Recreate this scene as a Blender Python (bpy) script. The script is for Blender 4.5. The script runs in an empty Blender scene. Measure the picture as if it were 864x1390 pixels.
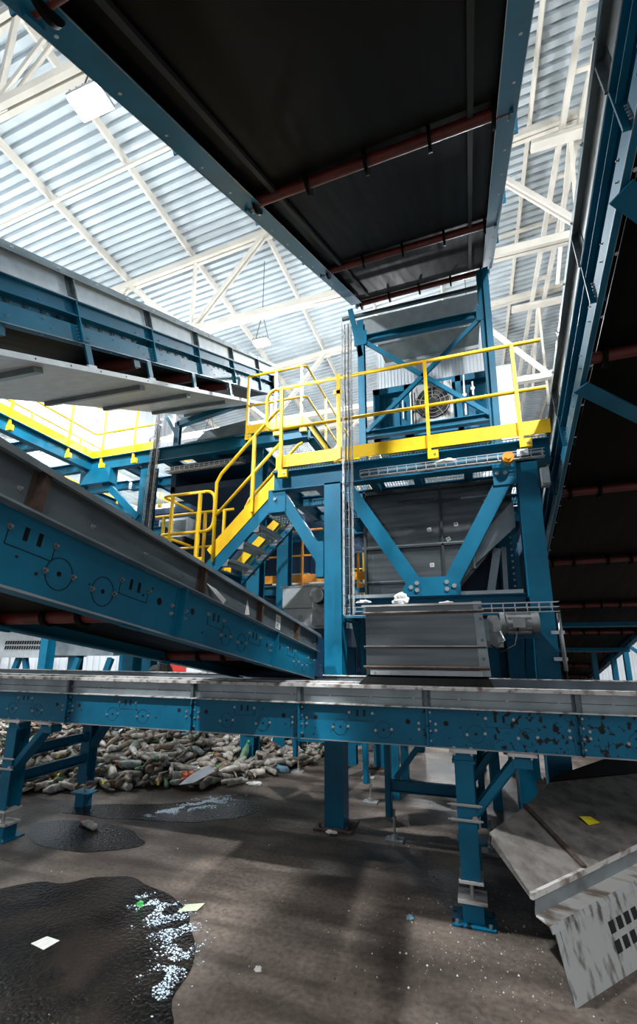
import bpy, bmesh, math, random
from mathutils import Vector, Matrix, noise
rnd = random.Random(7)
SC = bpy.context.scene
COL = SC.collection
rad = math.radians
V = Vector

# ------------------------------------------------------------------ materials
def mat(name, col, rough=.5, metal=0., var=.0, scale=6., col2=None, bump=0., bscale=40., spec=.5, stretch=None,
        emit=None, estr=0., trans=0., detail=6., lo=.4, hi=.65, alpha=1., rvar=0.):
    m = bpy.data.materials.new(name); m.use_nodes = True
    nt = m.node_tree; b = nt.nodes['Principled BSDF']
    b.inputs['Roughness'].default_value = rough; b.inputs['Metallic'].default_value = metal
    b.inputs['Base Color'].default_value = (*col, 1); b.inputs['Specular IOR Level'].default_value = spec
    if trans: b.inputs['Transmission Weight'].default_value = trans
    if alpha < 1: b.inputs['Alpha'].default_value = alpha
    if emit: b.inputs['Emission Color'].default_value = (*emit, 1); b.inputs['Emission Strength'].default_value = estr
    if var or bump or col2:
        tc = nt.nodes.new('ShaderNodeTexCoord'); mp = nt.nodes.new('ShaderNodeMapping')
        nt.links.new(tc.outputs['Object'], mp.inputs['Vector'])
        if stretch: mp.inputs['Scale'].default_value = stretch
        n = nt.nodes.new('ShaderNodeTexNoise'); n.inputs['Scale'].default_value = scale; n.inputs['Detail'].default_value = detail
        nt.links.new(mp.outputs[0], n.inputs['Vector'])
        r = nt.nodes.new('ShaderNodeValToRGB'); r.color_ramp.elements[0].position = lo; r.color_ramp.elements[1].position = hi
        c2 = col2 or tuple(c*(1-var) for c in col)
        r.color_ramp.elements[0].color = (*c2, 1); r.color_ramp.elements[1].color = (*col, 1)
        nt.links.new(n.outputs['Fac'], r.inputs['Fac']); nt.links.new(r.outputs[0], b.inputs['Base Color'])
        if rvar:
            mr = nt.nodes.new('ShaderNodeMapRange'); mr.inputs[1].default_value = lo; mr.inputs[2].default_value = hi
            mr.inputs[3].default_value = rough - rvar; mr.inputs[4].default_value = rough
            nt.links.new(n.outputs['Fac'], mr.inputs[0]); nt.links.new(mr.outputs[0], b.inputs['Roughness'])
        if bump:
            n2 = nt.nodes.new('ShaderNodeTexNoise'); n2.inputs['Scale'].default_value = bscale; n2.inputs['Detail'].default_value = 4
            nt.links.new(tc.outputs['Object'], n2.inputs['Vector'])
            bp = nt.nodes.new('ShaderNodeBump'); bp.inputs['Strength'].default_value = bump; bp.inputs['Distance'].default_value = .02
            nt.links.new(n2.outputs['Fac'], bp.inputs['Height']); nt.links.new(bp.outputs[0], b.inputs['Normal'])
    return m

M = {}
M['blue'] = mat('blue paint', (.002, .128, .225), .48, 0, col2=(.0015, .090, .160), scale=3, lo=.3, hi=.6, rvar=.06, spec=.28)
M['bluedirt'] = mat('blue paint with dirt spatter', (.002, .135, .24), .48, 0, col2=(.012, .012, .012), scale=22, lo=.41, hi=.44, detail=10, spec=.28)
M['galv'] = mat('galvanised steel', (.34, .39, .41), .42, .6, col2=(.23, .27, .285), scale=5, lo=.35, hi=.65, rvar=.1)
M['galvdark'] = mat('weathered galvanised steel', (.17, .205, .215), .5, .6, col2=(.11, .135, .145), scale=4, lo=.35, hi=.65, stretch=(1, 1, 4))
M['galvlight'] = mat('bright galvanised sheet', (.52, .56, .58), .5, .08, col2=(.44, .48, .50), scale=8)
M['lit_spill'] = mat('spill coated edge', (.62, .60, .57), .5, .1, col2=(.22, .17, .14), scale=14, lo=.36, hi=.52, stretch=(.35, 1, 1))  # spill coating, colour lightened for the light the lips catch
M['sheet'] = mat('streaked sheet steel', (.19, .21, .215), .36, .8, col2=(.10, .115, .12), scale=3, lo=.35, hi=.65, stretch=(.35, 1, 5), rvar=.1)
M['seam'] = mat('dark steel edge', (.035, .04, .042), .6, .3)
M['rust'] = mat('rusty steel', (.10, .062, .045), .8, .1, col2=(.05, .035, .028), scale=20)
M['black'] = mat('black rubber', (.0055, .005, .005), .6, 0, col2=(.003, .003, .003), scale=2, stretch=(6, .4, 1), rvar=.1, spec=.06)
M['dark'] = mat('dark hole', (.004, .004, .005), .8)
M['line'] = mat('laser cut line', (.004, .022, .035), .6)
M['bolt'] = mat('zinc bolt', (.45, .45, .43), .35, .8)
M['red'] = mat('red oxide paint', (.13, .012, .008), .5, 0, var=.4, scale=8)
M['yellow'] = mat('yellow paint', (.90, .56, .008), .4, 0, col2=(.74, .38, .01), scale=3, lo=.3, hi=.5)
M['orange'] = mat('worn orange yellow paint', (.85, .36, .012), .45, 0, col2=(.62, .2, .01), scale=7)
M['cream'] = mat('cream paint', (.78, .73, .64), .55, 0, var=.12, scale=2)
M['roof'] = mat('galvanised roof sheet', (.66, .73, .77), .5, .12, var=.12, scale=1.5)
M['wall'] = mat('wall cladding', (.62, .66, .69), .5, .1, var=.1, scale=1)
M['white'] = mat('white panel', (.78, .82, .85), .5, 0, var=.05)
M['motor'] = mat('grey machine casing', (.30, .31, .31), .45, .2, var=.3, scale=12)
M['dustgrey'] = mat('dust covered steel', (.21, .19, .17), .9, 0, col2=(.08, .07, .062), scale=9, lo=.3, hi=.6, bump=.5, bscale=60)
M['plategrey'] = mat('stained pale steel plate', (.40, .41, .40), .55, .2, col2=(.10, .085, .07), scale=10, lo=.33, hi=.48, stretch=(2, 2, .6))
M['wire'] = mat('zinc wire', (.55, .56, .56), .4, .7)
M['cable'] = mat('black cable', (.02, .02, .02), .6)
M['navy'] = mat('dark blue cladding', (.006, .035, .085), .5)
M['lens'] = mat('lamp lens', (1, 1, 1), .3, emit=(.95, .98, 1), estr=40)
M['glow'] = mat('daylight glazing', (.9, .95, 1), .3, emit=(.93, .97, 1), estr=1.3)
M['paper'] = mat('white paper', (.75, .74, .70), .7, var=.15, scale=30)
M['neon'] = mat('yellow wrapper', (.95, .78, .02), .5)
M['green'] = mat('green plastic', (.05, .42, .08), .35)
M['greenpaper'] = mat('pale green wrapper', (.55, .72, .30), .5, col2=(.8, .8, .7), scale=60)
M['redcab'] = mat('red cabinet paint', (.55, .03, .02), .5)
M['ribs'] = mat('fan blade', (.03, .025, .02), .6)
for k, c in dict(clear=(.50, .45, .39), milky=(.60, .54, .46), brown=(.22, .13, .075), greenb=(.12, .25, .13), blueb=(.20, .36, .48), dirty=(.32, .26, .205),
                 whiteb=(.70, .67, .61), dark=(.06, .05, .042), orangeb=(.80, .12, .02), grey=(.42, .38, .335), teal=(.34, .40, .36)).items():
    M['b_'+k] = mat('plastic '+k, c, .38, 0, col2=tuple(x*.5 for x in c), scale=18, lo=.38, hi=.6)

M['yard'] = mat('asphalt yard', (.16, .155, .15), .9, var=.3, scale=.5)
def floor_mat():
    m = bpy.data.materials.new('stained wet concrete'); m.use_nodes = True; nt = m.node_tree; L = nt.links.new
    b = nt.nodes['Principled BSDF']; tc = nt.nodes.new('ShaderNodeTexCoord')
    def nz(s, d=6, st=None):
        n = nt.nodes.new('ShaderNodeTexNoise'); n.inputs['Scale'].default_value = s; n.inputs['Detail'].default_value = d
        if st:
            mp = nt.nodes.new('ShaderNodeMapping'); mp.inputs['Scale'].default_value = st; L(tc.outputs['Object'], mp.inputs[0]); L(mp.outputs[0], n.inputs['Vector'])
        else: L(tc.outputs['Object'], n.inputs['Vector'])
        return n.outputs['Fac']
    def ramp(f, a, ca, z, cz):
        r = nt.nodes.new('ShaderNodeValToRGB'); e = r.color_ramp.elements; e[0].position = a; e[1].position = z
        e[0].color = (*ca, 1); e[1].color = (*cz, 1); L(f, r.inputs[0]); return r.outputs[0]
    def mul(a, c, f=1.):
        x = nt.nodes.new('ShaderNodeMix'); x.data_type = 'RGBA'; x.blend_type = 'MULTIPLY'; x.inputs[0].default_value = f; L(a, x.inputs[6]); L(c, x.inputs[7]); return x.outputs[2]
    base = ramp(nz(1.1, 8), .35, (.075, .058, .047), .65, (.25, .20, .165))
    fine = ramp(nz(30, 8), .3, (.55, .55, .55), .7, (1.1, 1.1, 1.1))
    tyre = ramp(nz(2.2, 5, (.35, 2.2, 1)), .36, (.5, .48, .46), .56, (1, 1, 1))
    L(mul(mul(base, fine), tyre), b.inputs['Base Color'])
    wet = nz(.8, 5)
    mr = nt.nodes.new('ShaderNodeMapRange'); mr.inputs[1].default_value = .4; mr.inputs[2].default_value = .6; mr.inputs[3].default_value = .33; mr.inputs[4].default_value = .8
    L(wet, mr.inputs[0]); L(mr.outputs[0], b.inputs['Roughness'])
    bp = nt.nodes.new('ShaderNodeBump'); bp.inputs['Strength'].default_value = .35; bp.inputs['Distance'].default_value = .01
    L(nz(45, 6), bp.inputs['Height']); L(bp.outputs[0], b.inputs['Normal'])
    return m
def puddle_mat():
    m = bpy.data.materials.new('dirty water film'); m.use_nodes = True; nt = m.node_tree; L = nt.links.new
    b = nt.nodes['Principled BSDF']; b.inputs['Base Color'].default_value = (.022, .015, .012, 1); b.inputs['Roughness'].default_value = .10
    b.inputs['Specular IOR Level'].default_value = .5
    tc = nt.nodes.new('ShaderNodeTexCoord'); n = nt.nodes.new('ShaderNodeTexNoise'); n.inputs['Scale'].default_value = 38; n.inputs['Detail'].default_value = 5
    L(tc.outputs['Object'], n.inputs['Vector'])
    n2 = nt.nodes.new('ShaderNodeTexNoise'); n2.inputs['Scale'].default_value = 2.5; L(tc.outputs['Object'], n2.inputs['Vector'])
    r = nt.nodes.new('ShaderNodeValToRGB'); r.color_ramp.elements[0].position = .42; r.color_ramp.elements[1].position = .62
    r.color_ramp.elements[0].color = (.006, .004, .003, 1); r.color_ramp.elements[1].color = (.022, .016, .012, 1)
    L(n2.outputs['Fac'], r.inputs[0]); L(r.outputs[0], b.inputs['Base Color'])
    bp = nt.nodes.new('ShaderNodeBump'); bp.inputs['Strength'].default_value = .7; bp.inputs['Distance'].default_value = .012
    L(n.outputs['Fac'], bp.inputs['Height']); L(bp.outputs[0], b.inputs['Normal'])
    return m
M['floor'] = floor_mat(); M['puddle'] = puddle_mat()

# ------------------------------------------------------------------ mesh builder
class MB:
    def __init__(s): s.v = []; s.f = []; s.m = []; s.mats = []; s.sm = []
    def mi(s, m):
        m = M[m] if isinstance(m, str) else m
        if m not in s.mats: s.mats.append(m)
        return s.mats.index(m)
    def add(s, vs, fs, m, smooth=False):
        o = len(s.v); s.v += [tuple(v) for v in vs]; k = s.mi(m)
        for f in fs: s.f.append(tuple(o+i for i in f)); s.m.append(k); s.sm.append(smooth)
    def hexa(s, p, m):           # 8 points: bottom 4 ccw, top 4 ccw
        s.add(p, [(3, 2, 1, 0), (4, 5, 6, 7), (0, 1, 5, 4), (1, 2, 6, 5), (2, 3, 7, 6), (3, 0, 4, 7)], m)
    def box(s, x0, x1, y0, y1, z0, z1, m):
        s.hexa([(x0, y0, z0), (x1, y0, z0), (x1, y1, z0), (x0, y1, z0), (x0, y0, z1), (x1, y0, z1), (x1, y1, z1), (x0, y1, z1)], m)
    def bar(s, p, q, w, h, m, up=(0, 0, 1)):     # rectangular bar p->q, w across, h along up
        p, q = V(p), V(q); d = (q-p).normalized(); up = V(up)
        if abs(d.dot(up)) > .98: up = V((0, 1, 0)) if abs(d.y) < .9 else V((1, 0, 0))
        x = d.cross(up).normalized()*w/2; y = x.cross(d).normalized()*h/2
        s.hexa([p-x-y, p+x-y, q+x-y, q-x-y, p-x+y, p+x+y, q+x+y, q-x+y], m)
    def beam(s, p, q, b, h, m, up=(0, 0, 1), t=.012, tw=.009):   # I section, h along up
        p, q = V(p), V(q); d = (q-p).normalized(); up = V(up)
        if abs(d.dot(up)) > .98: up = V((0, 1, 0))
        x = d.cross(up).normalized(); y = x.cross(d).normalized()
        for sg in (-1, 1):
            o = y*sg*(h/2-t/2); s.bar(p+o, q+o, b, t, m, y)
        s.bar(p, q, tw, h-2*t, m, y)
    def channel(s, p, q, b, h, m, up=(0, 0, 1), side=1, t=.008):  # web plus two flanges pointing to side*x
        p, q = V(p), V(q); d = (q-p).normalized(); up = V(up)
        if abs(d.dot(up)) > .98: up = V((0, 1, 0))
        x = d.cross(up).normalized()*side; y = x.cross(d).normalized()
        if y.dot(up) < 0: y = -y
        s.bar(p, q, t, h, m, y)
        for sg in (-1, 1):
            o = y*sg*(h/2-t/2)+x*b/2; s.bar(p+o, q+o, b, t, m, y)
    def cyl(s, p, q, r, m, n=12, r2=None, cap=True, smooth=True):
        p, q = V(p), V(q); d = (q-p).normalized(); r2 = r if r2 is None else r2
        x = d.orthogonal().normalized(); y = d.cross(x)
        vs = [p+(x*math.cos(2*math.pi*i/n)+y*math.sin(2*math.pi*i/n))*r for i in range(n)]
        vs += [q+(x*math.cos(2*math.pi*i/n)+y*math.sin(2*math.pi*i/n))*r2 for i in range(n)]
        s.add(vs, [(i, (i+1) % n, n+(i+1) % n, n+i) for i in range(n)], m, smooth)
        if cap: s.add(vs, [tuple(range(n-1, -1, -1)), tuple(range(n, 2*n))], m)
    def tube(s, pts, r, m, n=8, closed=False):
        pts = [V(p) for p in pts]; N = len(pts); vs = []; fs = []
        px = None
        for i, p in enumerate(pts):
            a = pts[i-1] if (i > 0 or closed) else p; c = pts[(i+1) % N] if (i < N-1 or closed) else p
            d = (c-a).normalized()
            x = d.orthogonal().normalized() if px is None else (px-d*px.dot(d)).normalized()
            px = x; y = d.cross(x)
            vs += [p+(x*math.cos(2*math.pi*k/n)+y*math.sin(2*math.pi*k/n))*r for k in range(n)]
        for i in range(N if closed else N-1):
            j = (i+1) % N
            fs += [(i*n+k, i*n+(k+1) % n, j*n+(k+1) % n, j*n+k) for k in range(n)]
        if not closed: fs += [tuple(range(n-1, -1, -1)), tuple(range((N-1)*n, N*n))]
        s.add(vs, fs, m, True)
    def prism(s, poly, ax, t0, t1, m):  # poly 2d extruded along axis ax ('x','y','z') from t0 to t1
        def P(a, b, t): return {'x': (t, a, b), 'y': (a, t, b), 'z': (a, b, t)}[ax]
        n = len(poly); vs = [P(a, b, t0) for a, b in poly]+[P(a, b, t1) for a, b in poly]
        s.add(vs, [tuple(range(n-1, -1, -1)), tuple(range(n, 2*n))]+[(i, (i+1) % n, n+(i+1) % n, n+i) for i in range(n)], m)
    def plate(s, pts, t, m):            # polygon in space thickened by t along its normal
        pts = [V(p) for p in pts]; nn = (pts[1]-pts[0]).cross(pts[2]-pts[0]).normalized()*t; n = len(pts)
        s.add(pts+[p+nn for p in pts], [tuple(range(n-1, -1, -1)), tuple(range(n, 2*n))]+[(i, (i+1) % n, n+(i+1) % n, n+i) for i in range(n)], m)
    def lathe(s, prof, m, n=12, mtx=None, squash=1.):
        vs = []; k = len(prof)
        for r, z in prof:
            for i in range(n):
                a = 2*math.pi*i/n; p = V((r*math.cos(a), r*math.sin(a)*squash, z)); vs.append(mtx @ p if mtx else p)
        fs = [(j*n+i, j*n+(i+1) % n, (j+1)*n+(i+1) % n, (j+1)*n+i) for j in range(k-1) for i in range(n)]
        fs += [tuple(range(n-1, -1, -1)), tuple(range((k-1)*n, k*n))]
        s.add(vs, fs, m, True)
    def build(s, name, parent=None, **kw):
        me = bpy.data.meshes.new(name); me.from_pydata(s.v, [], s.f)
        for m in s.mats: me.materials.append(m)
        me.polygons.foreach_set('material_index', s.m); me.polygons.foreach_set('use_smooth', s.sm)
        bm = bmesh.new(); bm.from_mesh(me); bmesh.ops.recalc_face_normals(bm, faces=bm.faces); bm.to_mesh(me); bm.free()
        me.update(); o = bpy.data.objects.new(name, me); COL.objects.link(o)
        if parent: o.parent = parent
        for k, v in kw.items(): o[k] = v
        return o

def thing(name, label, cat, loc=(0, 0, 0), rot=None, group=None):
    o = bpy.data.objects.new(name, None); COL.objects.link(o); o.empty_display_size = .2
    o.location = loc
    if rot is not None: o.rotation_euler = rot
    o['label'] = label; o['category'] = cat
    if group: o['group'] = group
    return o
def tag(o, label, cat, group=None):
    o['label'] = label; o['category'] = cat
    if group: o['group'] = group
    return o
def part(name, parent, fn, *a, **k):
    mb = MB(); fn(mb, *a, **k); return mb.build(name, parent)
def dup(o, parent=None, mesh=True):
    c = o.copy(); COL.objects.link(c)
    if parent: c.parent = parent
    for ch in list(o.children): dup(ch, c)
    return c
def onto(o, *mods): return o
def frame(yaw, pit):
    y, p = rad(yaw), rad(pit)
    D = V((math.sin(y)*math.cos(p), math.cos(y)*math.cos(p), math.sin(p))); W = V((math.cos(y), -math.sin(y), 0)); N = W.cross(D)
    return Matrix((W, D, N)).transposed()

# ------------------------------------------------------------------ camera (16 mm on full frame, held at eye height)
cam = bpy.data.cameras.new('camera'); co = bpy.data.objects.new('camera', cam); COL.objects.link(co)
yaw, pit = rad(18.0), rad(13.1)
cam.sensor_fit = 'VERTICAL'; cam.sensor_height = 36; cam.lens = 605/1390*36
cam.shift_x = -6/1390; cam.shift_y = 43/1390; cam.clip_start = .05; cam.clip_end = 200
co.location = (0, 0, 1.7); co.rotation_euler = (rad(90)+pit, 0, yaw)
SC.camera = co

# ------------------------------------------------------------------ the hall
KX = math.tan(rad(5))
def roofz(x): return 13.65+KX*(x+7.5)          # top chord line
fl = MB(); fl.box(-14, 14, -3, 29, -.3, 0, 'floor'); o = fl.build('floor'); o['kind'] = 'structure'
m_ = MB(); m_.box(-90, 90, -90, 90, -.6, -.31, 'yard'); o = m_.build('ground'); o['kind'] = 'structure'  # unseen outer ground, added to stop world light from below
rf = MB()                                       # trapezoidal roof sheet, ribs run across the hall
pitch = .235; prof = [(0, 0), (.135, 0), (.155, .13), (.215, .13)]
y = 1.5; pts = []
while y < 28.6:
    for dy, dz in prof: pts.append((y+dy, dz))
    y += pitch
vs = []; fs = []
for (yy, dz) in pts:
    for x in (-14, 14): vs.append((x, yy, roofz(x)+.24+dz))
n = len(pts)
for (yy, dz) in pts:
    for x in (-14, 14): vs.append((x, yy, roofz(x)+.26+dz))
for i in range(n-1):
    fs.append((2*i, 2*i+1, 2*i+3, 2*i+2)); k = 2*n; fs.append((k+2*i, k+2*i+2, k+2*i+3, k+2*i+1))
rf.add(vs, fs, 'roof'); ceiling = rf.build('ceiling'); ceiling['kind'] = 'structure'
for x in (-12.35, -9.93, -7.48, -5.03, -2.55, -.1, 2.35, 4.8, 7.3, 9.7, 12.1):
    pm = MB(); z = roofz(x)
    pm.channel((x, 1.6, z+.12), (x, 28.4, z+.12), .07, .24, 'cream', side=-1, t=.012); pm.build('purlin', ceiling)
def corr_wall(name, p, q, h0, h1):
    mb = MB(); p, q = V(p), V(q); d = (q-p); L = d.length; d.normalize(); nrm = V((d.y, -d.x, 0)); a = []
    t = 0
    while t < L:
        for dt, dn in ((0, 0), (.12, 0), (.15, .04), (.27, .04)):
            if t+dt <= L: a.append(p+d*(t+dt)+nrm*dn)
        t += .30
    for th in (0, .02):
        vs = []; k = len(a)
        for c in a: vs += [(c.x-nrm.x*th, c.y-nrm.y*th, h0), (c.x-nrm.x*th, c.y-nrm.y*th, h1)]
        mb.add(vs, [(2*i, 2*i+2, 2*i+3, 2*i+1) for i in range(k-1)], 'wall')
    o = mb.build(name); o['kind'] = 'structure'; return o
corr_wall('wall_back', (-13.5, 28.4, 0), (13.5, 28.4, 0), 0, 15.6)
corr_wall('wall_left', (-13.6, 2, 0), (-13.6, 28.4, 0), 0, 13.3)
for i, (y0, y1, z0, z1) in enumerate(((9.2, 13.6, 7.2, 10.4), (16.2, 19.6, 7.6, 10.2), (20.6, 24.2, 4.8, 7.6))):  # second and third windows added where they reflect in the puddles
    w = MB(); w.box(-13.58, -13.52, y0, y1, z0, z1, 'glow'); o = w.build('window_%d' % (i+1)); o['kind'] = 'structure'
    f = MB()
    for k in range(5):
        yy = y0+(y1-y0)*k/4; f.box(-13.52, -13.45, yy-.04, yy+.04, z0, z1, 'white')
    for zz in (z0, (z0+z1)/2, z1): f.box(-13.52, -13.45, y0, y1, zz-.04, zz+.04, 'white')
    f.build('window_frame', o)
# trusses
def truss(y, label):
    t = thing('roof_truss', label, 'roof truss', (0, y, 11))
    zb = 0
    c = MB(); c.box(-13.4, 13.2, -.11, -.02, zb-.1, zb+.1, 'cream'); c.box(-13.4, 13.2, .02, .11, zb-.1, zb+.1, 'cream'); c.build('bottom_chord', t)
    c = MB()
    for a in (-.11, .02):
        c.bar((-13.4, a+.045, roofz(-13.4)-11-.11), (13.2, a+.045, roofz(13.2)-11-.11), .09, .2, 'cream')
    c.build('top_chord', t)
    bots = [-12.3, -7.4, -2.1, 3.3, 8.2]; tops = [-9.93, -5.0, .75, 5.8, 10.7]
    tz = lambda x: roofz(x)-11-.1
    mem = [((b, zb), (u, tz(u))) for b, u in zip(bots, tops)]+[((u, tz(u)), (b, zb)) for u, b in zip(tops, bots[1:]) if u != -5.0]
    for a, b in mem:
        m = MB()
        for s_ in (-.06, .06): m.bar((a[0], s_, a[1]), (b[0], s_, b[1]), .045, .12, 'cream', (0, 0, 1))
        m.build('diagonal', t)
    for x in (-12.3, -7.4):
        m = MB(); m.bar((x, 0, zb), (x, 0, tz(x)), .09, .09, 'cream', (1, 0, 0)); m.build('post', t)
    for x in bots:
        g = MB(); g.box(x-.3, x+.3, -.012, .012, zb-.1, zb+.22, 'cream'); g.build('gusset_plate', t)
    for x in tops:
        g = MB(); g.prism([(x-.5, tz(x)-.02), (x+.5, tz(x)+.06), (x+.2, tz(x)-.22), (x-.2, tz(x)-.22)], 'y', -.012, .012, 'cream'); g.build('gusset_plate', t)
    return t
truss(3.9, 'cream steel roof truss crossing the top corner beside the bright lamp')
truss(9.85, 'cream steel roof truss above the galvanised sided conveyor, second from the camera')
truss(15.7, 'cream steel roof truss third from the camera, behind the hanging lamp')
truss(21.6, 'cream steel roof truss deepest in the hall')
# lengthwise lattice girder under the roof
lg = thing('lattice_girder', 'narrow cream lattice girder running lengthwise under the roof', 'girder', (3.2, 0, 0))
for dx in (-.2, .2):
    for dz in (0,):
        m = MB(); m.box(dx-.06, dx+.06, 2, 28, 14.05, 14.2, 'cream'); m.build('chord', lg)
m = MB()
for i in range(22): m.box(-.2, .2, 2.6+i*1.2-.05, 2.6+i*1.2+.05, 14.08, 14.14, 'cream')
m.build('batten', lg)
for y0 in (9.85, 15.7):
    m = MB(); m.bar((0, y0, 14.1), (.5, y0+2.8, 11.1), .09, .09, 'cream'); m.bar((0, y0, 14.1), (-.0, y0+3, 12.3), .09, .09, 'cream'); m.build('strut', lg)
    m = MB(); m.box(-.9, .9, y0-.13, y0+.13, 13.9, 14.02, 'cream'); m.build('node_plate', lg)
m = MB(); m.bar((-13.4, 6.9, roofz(-13.4)-.04), (8, 6.9, roofz(8)-.04), .08, .08, 'cream'); tag(m.build('roof_tie'), 'thin cream tie bar under the purlins nearest the camera', 'tie bar')
m = MB(); m.bar((-13.4, 12.8, roofz(-13.4)-.04), (8, 12.8, roofz(8)-.04), .08, .08, 'cream'); tag(m.build('roof_tie'), 'thin cream tie bar between second and third trusses', 'tie bar')
# high bay lamps
UPF = .29
def lamp(x, y, z, label, power=900, hang=2.9, soft=.15):
    t = thing('high_bay_lamp', label, 'lamp', (x, y, z), None, 'high bay lamps')
    m = MB(); m.box(-.24, .24, -.15, .15, .03, .08, 'motor')
    for k in range(5): m.box(-.2+k*.1-.01, -.2+k*.1+.01, -.14, .14, .08, .13, 'motor')
    m.build('housing', t)
    m = MB(); m.box(-.22, .22, -.13, .13, -.01, .03, 'lens'); m.build('lens', t)
    m = MB(); m.tube([(-.22, 0, .1), (-.1, 0, .6), (0, 0, 1.0)], .010, 'cable', 6); m.tube([(.22, 0, .1), (.1, 0, .6), (0, 0, 1.0)], .010, 'cable', 6); m.tube([(0, 0, 1.0), (0, 0, hang)], .010, 'cable', 6); m.build('hanger', t)
    l = bpy.data.lights.new('lamp_light', 'POINT'); l.energy = power*UPF; l.shadow_soft_size = soft; l.color = (.93, .97, 1)
    lo = bpy.data.objects.new('lamp_light', l); COL.objects.link(lo); lo.parent = t; lo.location = (0, 0, -.2)
    l = bpy.data.lights.new('lamp_beam', 'SPOT'); l.energy = power; l.spot_size = rad(150); l.spot_blend = .5; l.shadow_soft_size = soft; l.color = (.93, .97, 1)
    lo = bpy.data.objects.new('lamp_beam', l); COL.objects.link(lo); lo.parent = t; lo.location = (0, 0, -.06)
lamp(-4.05, 3.07, 8.3, 'dazzling high bay lamp beside the big overhead conveyor edge', 2600, 2.6)
lamp(-5.24, 10.3, 10.4, 'bright rectangular lamp hanging from the roof truss by the yellow rails', 3000)
lamp(2.6, .6, 8.6, 'high bay lamp above and behind the steep side conveyor', 3200)
lamp(-2.6, -1.6, 8.6, 'high bay lamp behind the start of the grey sided conveyor', 3200)
lamp(.6, 12.5, 10.6, 'added high bay lamp behind the machine tower', 3000)  # this and the following lamps are added as light sources
lamp(6.5, 6.2, 10.6, 'added high bay lamp beyond the steep conveyor at the side', 3000)
lamp(-11, 4.6, 10.4, 'added high bay lamp over the side walkway', 3000)
lamp(-9.6, 14.5, 10.2, 'added high bay lamp deep in the hall over the side walkway', 3000)  # added lamp, placed to glint in the puddles
lamp(-2, 18.5, 10.8, 'added high bay lamp deepest in the hall', 3000)

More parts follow.
